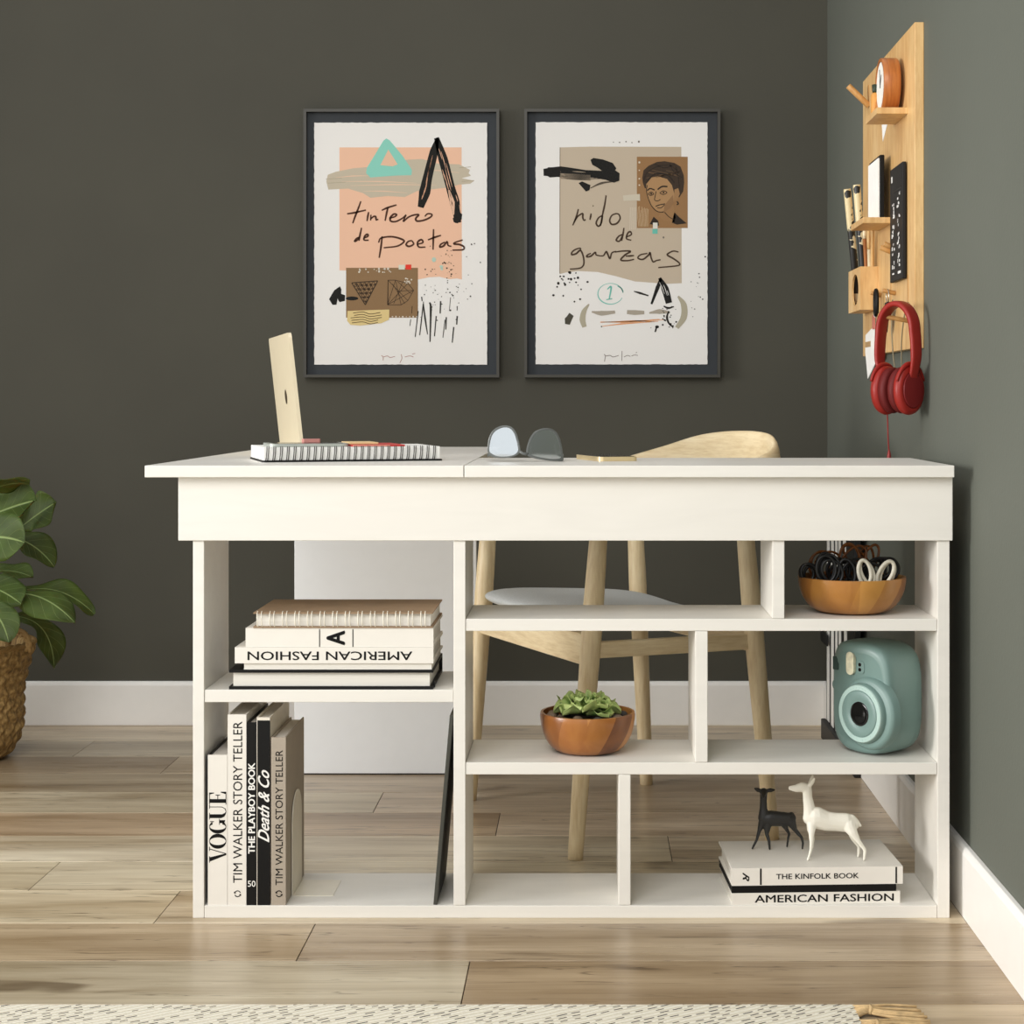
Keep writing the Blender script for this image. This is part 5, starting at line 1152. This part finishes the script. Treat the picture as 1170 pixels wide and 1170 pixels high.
# ================================================================ rug
def rug_mat():
    m, nt, b = new_mat('woven_cotton_rug'); co = coords(nt); sp_ = N(nt, 'ShaderNodeSeparateXYZ'); L(nt, co, sp_.inputs[0])
    x, y = sp_.outputs[0], sp_.outputs[1]
    def dashes(k, s, ln, shift):
        """rows of slanted stitches: returns the row profile and a sparse dash mask"""
        w_ = math_n(nt, 'ADD', math_n(nt, 'DIVIDE', math_n(nt, 'SUBTRACT', y, math_n(nt, 'MULTIPLY', x, k)), s), shift)
        row = math_n(nt, 'FLOOR', w_); fw = math_n(nt, 'ABSOLUTE', math_n(nt, 'SUBTRACT', math_n(nt, 'FRACT', w_), .5))
        wn = N(nt, 'ShaderNodeTexWhiteNoise', noise_dimensions='1D'); L(nt, row, wn.inputs['W'])
        al = math_n(nt, 'ADD', math_n(nt, 'DIVIDE', math_n(nt, 'ADD', x, math_n(nt, 'MULTIPLY', y, k)), ln), math_n(nt, 'MULTIPLY', wn.outputs['Value'], 7.))
        cell = N(nt, 'ShaderNodeTexWhiteNoise', noise_dimensions='2D'); cb = N(nt, 'ShaderNodeCombineXYZ'); L(nt, row, cb.inputs[0]); L(nt, math_n(nt, 'FLOOR', al), cb.inputs[1]); L(nt, cb.outputs[0], cell.inputs['Vector'])
        fa = math_n(nt, 'ABSOLUTE', math_n(nt, 'SUBTRACT', math_n(nt, 'FRACT', al), .5))
        msk = math_n(nt, 'MULTIPLY', math_n(nt, 'LESS_THAN', fw, .13), math_n(nt, 'MULTIPLY', math_n(nt, 'LESS_THAN', fa, math_n(nt, 'ADD', .10, math_n(nt, 'MULTIPLY', cell.outputs['Value'], .28))), math_n(nt, 'GREATER_THAN', cell.outputs['Value'], .34)))
        return fw, fa, msk, cell.outputs['Value']
    fw, fa, msk, rnd_ = dashes(.62, .0125, .0260, 0.)
    n2 = N(nt, 'ShaderNodeTexNoise', i_Scale=260., i_Detail=3.); L(nt, co, n2.inputs['Vector'])
    c = mix(nt, ramp(nt, fw, [(.30, (0, 0, 0, 1)), (.5, (1, 1, 1, 1))]), lin((240, 234, 218)), lin((206, 194, 168)))
    dk = mix(nt, rnd_, lin((150, 136, 110)), lin((60, 54, 44)))
    L(nt, mix(nt, msk, mix(nt, math_n(nt, 'MULTIPLY', n2.outputs[0], .35), c, lin((206, 196, 172))), dk), b.inputs['Base Color'])
    b.inputs['Roughness'].default_value = .95; b.inputs['Specular IOR Level'].default_value = .1
    h = math_n(nt, 'SUBTRACT', math_n(nt, 'MULTIPLY', n2.outputs[0], .5), math_n(nt, 'ADD', fw, math_n(nt, 'MULTIPLY', msk, .5)))
    bump(nt, b, h, .8, .004); return m
M_rug = rug_mat(); M_fr = plain('tan_fringe_yarn', (198, 168, 122), .9, var=.2, vscale=80)
RX, RY = .3755, -.437
RG = thing('rug', 'cream flat-woven rug with dark flecks and tan tassels in front of the desk', 'rug', (-.5, -.95, 0))
mb = MB(); nx_, ny_ = 90, 24; G = []
rg = random.Random(9)
top = [[Vector((-1.75 + (RX+1.75)*i/nx_, RY - 1.15*j/ny_, .0075 + .0012*noise.noise(Vector((i*.6, j*.8, 0))))) for j in range(ny_+1)] for i in range(nx_+1)]
mb.grid(top, 0, True)
ringp = [top[i][0] for i in range(nx_+1)] + [top[nx_][j] for j in range(1, ny_+1)] + [top[i][ny_] for i in range(nx_-1, -1, -1)] + [top[0][j] for j in range(ny_-1, 0, -1)]
nr = len(ringp); o = mb.add([p for p in ringp] + [Vector((p.x, p.y, .0003)) for p in ringp], [(i, nr+i, nr+(i+1) % nr, (i+1) % nr) for i in range(nr)])
mb.build('weave', M_rug, RG)
for k in range(20):
    y0 = RY - .022 - k*.058
    mb = MB()
    for s_ in range(9):
        dy = (s_-4)*.0045; dz = .0032 + .0022*(s_ % 3); ph_ = rg.uniform(0, 6)
        pts = [(RX-.004, y0+dy*1.2, .005), (RX+.015, y0+dy*.35, dz+.003), (RX+.024, y0+dy*.5+.001*math.sin(ph_), dz+.002), (RX+.05, y0+dy+.003*math.sin(ph_), dz*.8+.001), (RX+.094+rg.uniform(-.006, .004), y0+dy*1.25+.003*math.sin(ph_+1), max(.0024, dz*.5))]
        mb.tube(smooth_path(pts, 4), .0021, 7)
    mb.tube([(RX+.018, y0-.008, .004), (RX+.021, y0-.004, .012), (RX+.021, y0+.004, .012), (RX+.018, y0+.008, .004)], .0026, 8)
    mb.build('tassel', M_fr, RG)

# ================================================================ plant in a woven basket
def basket_mat():
    m, nt, b = new_mat('woven_seagrass'); uv = N(nt, 'ShaderNodeUVMap')
    mp = N(nt, 'ShaderNodeMapping'); mp.inputs['Scale'].default_value = (9, 34, 1); L(nt, uv.outputs[0], mp.inputs[0])
    no = N(nt, 'ShaderNodeTexNoise', i_Scale=3., i_Detail=4.); L(nt, mp.outputs[0], no.inputs['Vector'])
    L(nt, ramp(nt, no.outputs[0], [(.25, lin((84, 62, 32))), (.5, lin((148, 116, 66))), (.75, lin((196, 164, 106)))]), b.inputs['Base Color'])
    b.inputs['Roughness'].default_value = .75; bump(nt, b, no.outputs[0], .5, .004); return m
M_bsk = basket_mat()
BX, BY = WX(-47, 1.30), 1.30
BK = thing('basket', 'round woven seagrass basket with loop handle holding the leafy plant', 'basket', (BX, BY, 0))
prof = [(.100, .001), (.118, .012), (.136, .04), (.1455, .075), (.148, .11), (.147, .14), (.149, .17), (.156, .205), (.166, .24), (.174, .272)]
pp = smooth_path([(r, 0, z) for r, z in prof], 8); NA = 168; G = []
for i, p in enumerate(pp):
    row = []
    for j in range(NA):
        aj = 2*PI*j/NA
        # herringbone braid: rows of slanted strands
        rowi = p.z/.030; band = int(rowi); fr = rowi-band; sl = (1 if band % 2 else -1)
        w_ = math.sin((j/NA*56 + sl*fr*1.3)*2*PI/2) ; rr_ = p.x + .0042*w_*math.sin(PI*fr) + .0022*math.sin(PI*fr)
        row.append(Vector((rr_*math.cos(aj), rr_*math.sin(aj), p.z)))
    G.append(row)
inner = [[Vector((x*math.cos(2*PI*j/NA), x*math.sin(2*PI*j/NA), z)) for j in range(NA)] for x, z in ((.166, .274), (.158, .268), (.140, .16), (.12, .02), (.01, .012))]
mb = MB(); mb.grid(G+inner, 0, True, closed_v=True); n_all = len(G+inner); mb.uv = {i*NA+j: (i/n_all, j/NA) for i in range(n_all) for j in range(NA)}
mb.add(G[0], [tuple(range(NA))[::-1]]); mb.build('wall', M_bsk, BK, world=False)
mb = MB()
for q_ in range(3):
    mb.tube([((.171+.004*math.cos(2*PI*(k/12)+q_*2.09))*math.cos(2*PI*k/160), (.171+.004*math.cos(2*PI*(k/12)+q_*2.09))*math.sin(2*PI*k/160), .274+.004*math.sin(2*PI*(k/12)+q_*2.09)) for k in range(160)], .0042, 8, closed=True)
mb.build('rim', M_bsk, BK, world=False)
for az, tg in ((-R(20), Vector((.85, -.5, 0))), (R(160), Vector((-.85, .5, 0)))):
    mb = MB(); c = Vector((.172*math.cos(az), .172*math.sin(az), .278)); tg.normalize()
    for q_ in range(2):
        pts = []
        for k in range(33):
            a_ = PI*(-.12+1.24*k/32); b__ = 2*PI*k/7+q_*PI; e_ = c + tg*(.036*math.cos(a_)) + Vector((0, 0, .034*math.sin(a_)))
            pts.append(e_ + Vector((math.cos(az), math.sin(az), 0))*(.004*math.cos(b__)) + Vector((0, 0, .0))+ (tg*math.cos(a_)+Vector((0, 0, math.sin(a_))))*(.004*math.sin(b__)))
        mb.tube(pts, .0048, 8)
    mb.build('handle', M_bsk, BK, world=False)
def leaf_mat():
    m, nt, b = new_mat('fiddle_leaf'); uv = N(nt, 'ShaderNodeUVMap'); sp_ = N(nt, 'ShaderNodeSeparateXYZ'); L(nt, uv.outputs[0], sp_.inputs[0])
    v = math_n(nt, 'ABSOLUTE', math_n(nt, 'SUBTRACT', sp_.outputs[1], .5))
    st = math_n(nt, 'ABSOLUTE', math_n(nt, 'SINE', math_n(nt, 'MULTIPLY', math_n(nt, 'SUBTRACT', sp_.outputs[0], math_n(nt, 'MULTIPLY', v, .55)), 22.)))
    vein = ramp(nt, st, [(.0, (1, 1, 1, 1)), (.09, (0, 0, 0, 1))]); mid = ramp(nt, v, [(.012, (1, 1, 1, 1)), (.03, (0, 0, 0, 1))])
    f = math_n(nt, 'MAXIMUM', math_n(nt, 'MULTIPLY', vein, .55), mid)
    no = N(nt, 'ShaderNodeTexNoise', i_Scale=14., i_Detail=4.); L(nt, coords(nt), no.inputs['Vector'])
    g_ = ramp(nt, no.outputs[0], [(.3, lin((50, 66, 24))), (.7, lin((80, 100, 40)))])
    L(nt, mix(nt, f, g_, lin((138, 156, 96))), b.inputs['Base Color']); b.inputs['Roughness'].default_value = .5; b.inputs['Specular IOR Level'].default_value = .3
    b.inputs['Subsurface Weight'].default_value = .05
    bump(nt, b, math_n(nt, 'MULTIPLY', f, -1.), .35, .004); return m
M_leaf = leaf_mat(); M_stem = plain('brown_trunk', (92, 78, 56), .8, var=.2, vscale=60, bmp=.3); M_lst = plain('green_leaf_stalk', (96, 116, 60), .5)
PL = thing('leafy_plant', 'large-leaved green fiddle-leaf plant growing out of the woven basket', 'plant', (BX, BY, .16))
mb = MB(); mb.lathe([(.110, -.10), (.132, .045), (.13, .05), (.01, .055)], 40); mb.build('root_ball', M_soil, PL, world=False)
T0 = Vector((BX, BY, .20))
trunk = smooth_path([T0, (BX+.01, BY, .34), (BX-.005, BY-.01, .5), (BX+.01, BY, .66), (BX, BY+.01, .80)], 6)
mb = MB(); mb.tube(trunk, [.013-.006*i/len(trunk) for i in range(len(trunk))], 12); mb.build('trunk', M_stem, PL)
def leaf(base, mid, tipp, width, nrm, cup=.18, wav=.012, ph=0.):
    """blade along base-mid-tip; nrm = direction its upper face looks"""
    base, mid, tipp, nrm = map(Vector, (base, mid, tipp, nrm)); nu, nv = 22, 13; G = []; D = []
    for i in range(nu):
        t = i/(nu-1); p = base*(1-t)**2 + mid*2*t*(1-t) + tipp*t*t; d = ((mid-base)*2*(1-t) + (tipp-mid)*2*t).normalized()
        sd = d.cross(nrm).normalized(); up_ = sd.cross(d).normalized()
        w = width*1.22*(math.sin(PI*min(1, t*.80+.05)**1.05)*(.62+.42*t)) + .0015
        if t > .78: w *= math.sqrt(max(.006, 1-((t-.78)/.22)**2))
        row, low = [], []
        for j in range(nv):
            s_ = j/(nv-1)*2-1; z = cup*w*abs(s_)**1.6 + wav*math.sin(ph+t*11+s_*2)*abs(s_)**2
            q0 = p + sd*(s_*w) + up_*z; row.append(q0); low.append(q0 - up_*.0012)
        G.append(row); D.append(low)
    mb = MB(); mb.grid([a_+b_[::-1] for a_, b_ in zip(G, D)], 0, True, closed_v=True); n2 = 2*nv
    mb.uv = {i*n2+j: (i/(nu-1), (j if j < nv else n2-1-j)/(nv-1)) for i in range(nu) for j in range(n2)}
    mb.add(G[-1]+D[-1], [(j, j+1, nv+j+1, nv+j) for j in range(nv-1)])
    ob = mb.build('leaf', M_leaf, PL)
    k = min(trunk, key=lambda p: (p-base).length + abs(p.z-base.z+.05)*.5)
    st = MB(); st.tube(smooth_path([k, (k+base)/2 + Vector((0, 0, -.012)), base], 4), .0026, 8); st.build('stalk', M_lst, ob); return ob
q3 = lambda px, py, Y: tuple(W(px, py, Y))
leaf(q3(-38, 622, 1.16), q3(-8, 606, 1.10), q3(28, 620, 1.10), .052, (-.25, -1, .35), .1, .006)           # bright leaf facing the viewer
leaf(q3(-40, 575, 1.25), q3(0, 548, 1.22), q3(34, 552, 1.22), .040, (.1, .35, 1), .1, .008, 1)           # top, seen edge-on
leaf(q3(-30, 598, 1.28), q3(10, 578, 1.26), q3(40, 572, 1.24), .055, (.0, -.85, .55), .3, .008, 2)
leaf(q3(20, 606, 1.38), q3(40, 588, 1.36), q3(64, 574, 1.34), .042, (.35, -.75, .55), .25, .010, .5)
leaf(q3(-5, 612, 1.40), q3(38, 612, 1.42), q3(62, 648, 1.42), .040, (.35, -.5, .8), .2, .008, 3)
leaf(q3(-20, 656, 1.30), q3(10, 646, 1.28), q3(38, 660, 1.28), .024, (.1, -.5, .85), .3, .006, 1)
leaf(q3(-15, 690, 1.22), q3(38, 658, 1.16), q3(86, 712, 1.14), .044, (.2, -.50, .85), -.25, .008, 2)          # long leaf to the right
leaf(q3(20, 676, 1.38), q3(70, 662, 1.40), q3(108, 702, 1.42), .034, (.3, -.45, .85), .2, .008, 4)
leaf(q3(-25, 700, 1.12), q3(0, 690, 1.08), q3(10, 734, 1.06), .036, (.25, -1, .3), .1, .006, 1)            # bright leaf over the basket rim
leaf(q3(16, 704, 1.38), q3(60, 706, 1.42), q3(62, 764, 1.42), .034, (.7, -.5, .5), .2, .008, 2)
leaf(q3(-30, 668, 1.18), q3(-2, 668, 1.15), q3(24, 690, 1.12), .040, (.1, -.6, .8), .25, .008, 5)
leaf(q3(-70, 560, 1.30), q3(-100, 520, 1.30), q3(-140, 540, 1.3), .055, (-.4, -.6, .6), .2, .01, 1)
leaf(q3(-80, 640, 1.25), q3(-120, 610, 1.2), q3(-160, 650, 1.2), .055, (-.4, -.6, .6), .2, .01, 3)
leaf(q3(-70, 690, 1.2), q3(-110, 680, 1.1), q3(-140, 730, 1.1), .055, (-.4, -.6, .6), .2, .01, 2)
leaf(q3(-50, 540, 1.30), q3(-40, 490, 1.30), q3(-20, 500, 1.26), .05, (.2, -.9, .3), .2, .01, 2)
leaf(q3(-60, 720, 1.12), q3(-60, 700, 1.0), q3(-60, 740, .96), .05, (.0, -.6, .8), .2, .01, 2)

# ================================================================ striped stand in the corner
M_sb = plain('black_board_paint', (16, 16, 15), .5); M_sw = plain('white_slat', (236, 234, 226), .45)
ST = thing('slatted_board', 'narrow black board with white upright strips leaning in the corner behind the desk', 'board', (.618, 1.29, 0))
YD = lambda px: YX(px, .606)
mb = MB(); mb.box((.6085, YD(975), .0), (.6235, YD(943), .69)); mb.build('panel', M_sb, ST, bevel=.0015)
for p0, p1, slant in ((944.2, 946.8, 0), (949.0, 951.6, 0), (953.6, 955.6, .4), (957.0, 959.2, 1.2), (961.4, 964.2, 4.0)):
    mb = MB(); z0, z1 = .052, .685; k = .0014
    a0, a1, b0, b1 = YD(p0+slant), YD(p1+slant), YD(p0), YD(p1)
    mb.hexa([(.6085-k, a1, z0), (.6085, a1, z0), (.6085, a0, z0), (.6085-k, a0, z0), (.6085-k, b1, z1), (.6085, b1, z1), (.6085, b0, z1), (.6085-k, b0, z1)]); mb.build('strip', M_sw, ST)
mb = MB(); mb.hexa([(.598, YD(962), .590), (.602, YD(962), .590), (.602, YD(942), .628), (.598, YD(942), .628), (.598, YD(962), .606), (.602, YD(962), .606), (.602, YD(942), .644), (.598, YD(942), .644)]); mb.build('cross_band', M_sb, ST)
mb = MB(); mb.box((.598, YD(948), .245), (.6022, YD(941), .272)); mb.build('clip', M_sb, ST)
mb = MB(); mb.box((.596, YD(962), .0), (.6082, YD(942.5), .05)); mb.build('foot', M_sb, ST, bevel=.002)

# ================================================================ light and camera
def area(name, loc, target, sx, sy, power, col):
    l = bpy.data.lights.new(name, 'AREA'); l.shape = 'RECTANGLE'; l.size = sx; l.size_y = sy; l.energy = power; l.color = col
    o = bpy.data.objects.new(name, l); COL.objects.link(o); o.location = loc
    o.rotation_euler = (Vector(target)-Vector(loc)).to_track_quat('-Z', 'Y').to_euler(); return o
k_ = area('window_light', (-5.7, -1.9, 1.45), (.6, .05, .72), 2.0, 1.7, 25, (1, .985, .965)); k_.data.spread = R(50)
area('ceiling_softbox', (-.9, -2.7, 2.75), (-.1, .15, .4), 1.8, 1.8, 55, (1, .992, .978))
area('front_fill', (-.5, -3.3, 1.25), (-.1, .3, .5), 2.6, 1.8, 8, (.97, .985, 1))  # added fill lamp behind the camera, lifts shelf interiors and the left lens
w = bpy.data.worlds.new('daylight_room'); scn.world = w; w.use_nodes = True
bg = w.node_tree.nodes['Background']; bg.inputs[0].default_value = (.98, .99, 1, 1); bg.inputs[1].default_value = .80
cam = bpy.data.cameras.new('camera'); co_ = bpy.data.objects.new('camera', cam); COL.objects.link(co_); scn.camera = co_
co_.location = (0, -CAM_D, EYE); co_.rotation_euler = (R(90), 0, 0); cam.sensor_width = 36; cam.lens = 36*FPX/1170
cam.shift_x = (585-VPX)/1170; cam.shift_y = -(585-HZ)/1170; cam.clip_start = .05
vs_ = scn.view_settings; vs_.view_transform = 'Standard'; vs_.look = 'None'; vs_.gamma = 1; vs_.exposure = 0; vs_.use_curve_mapping = False
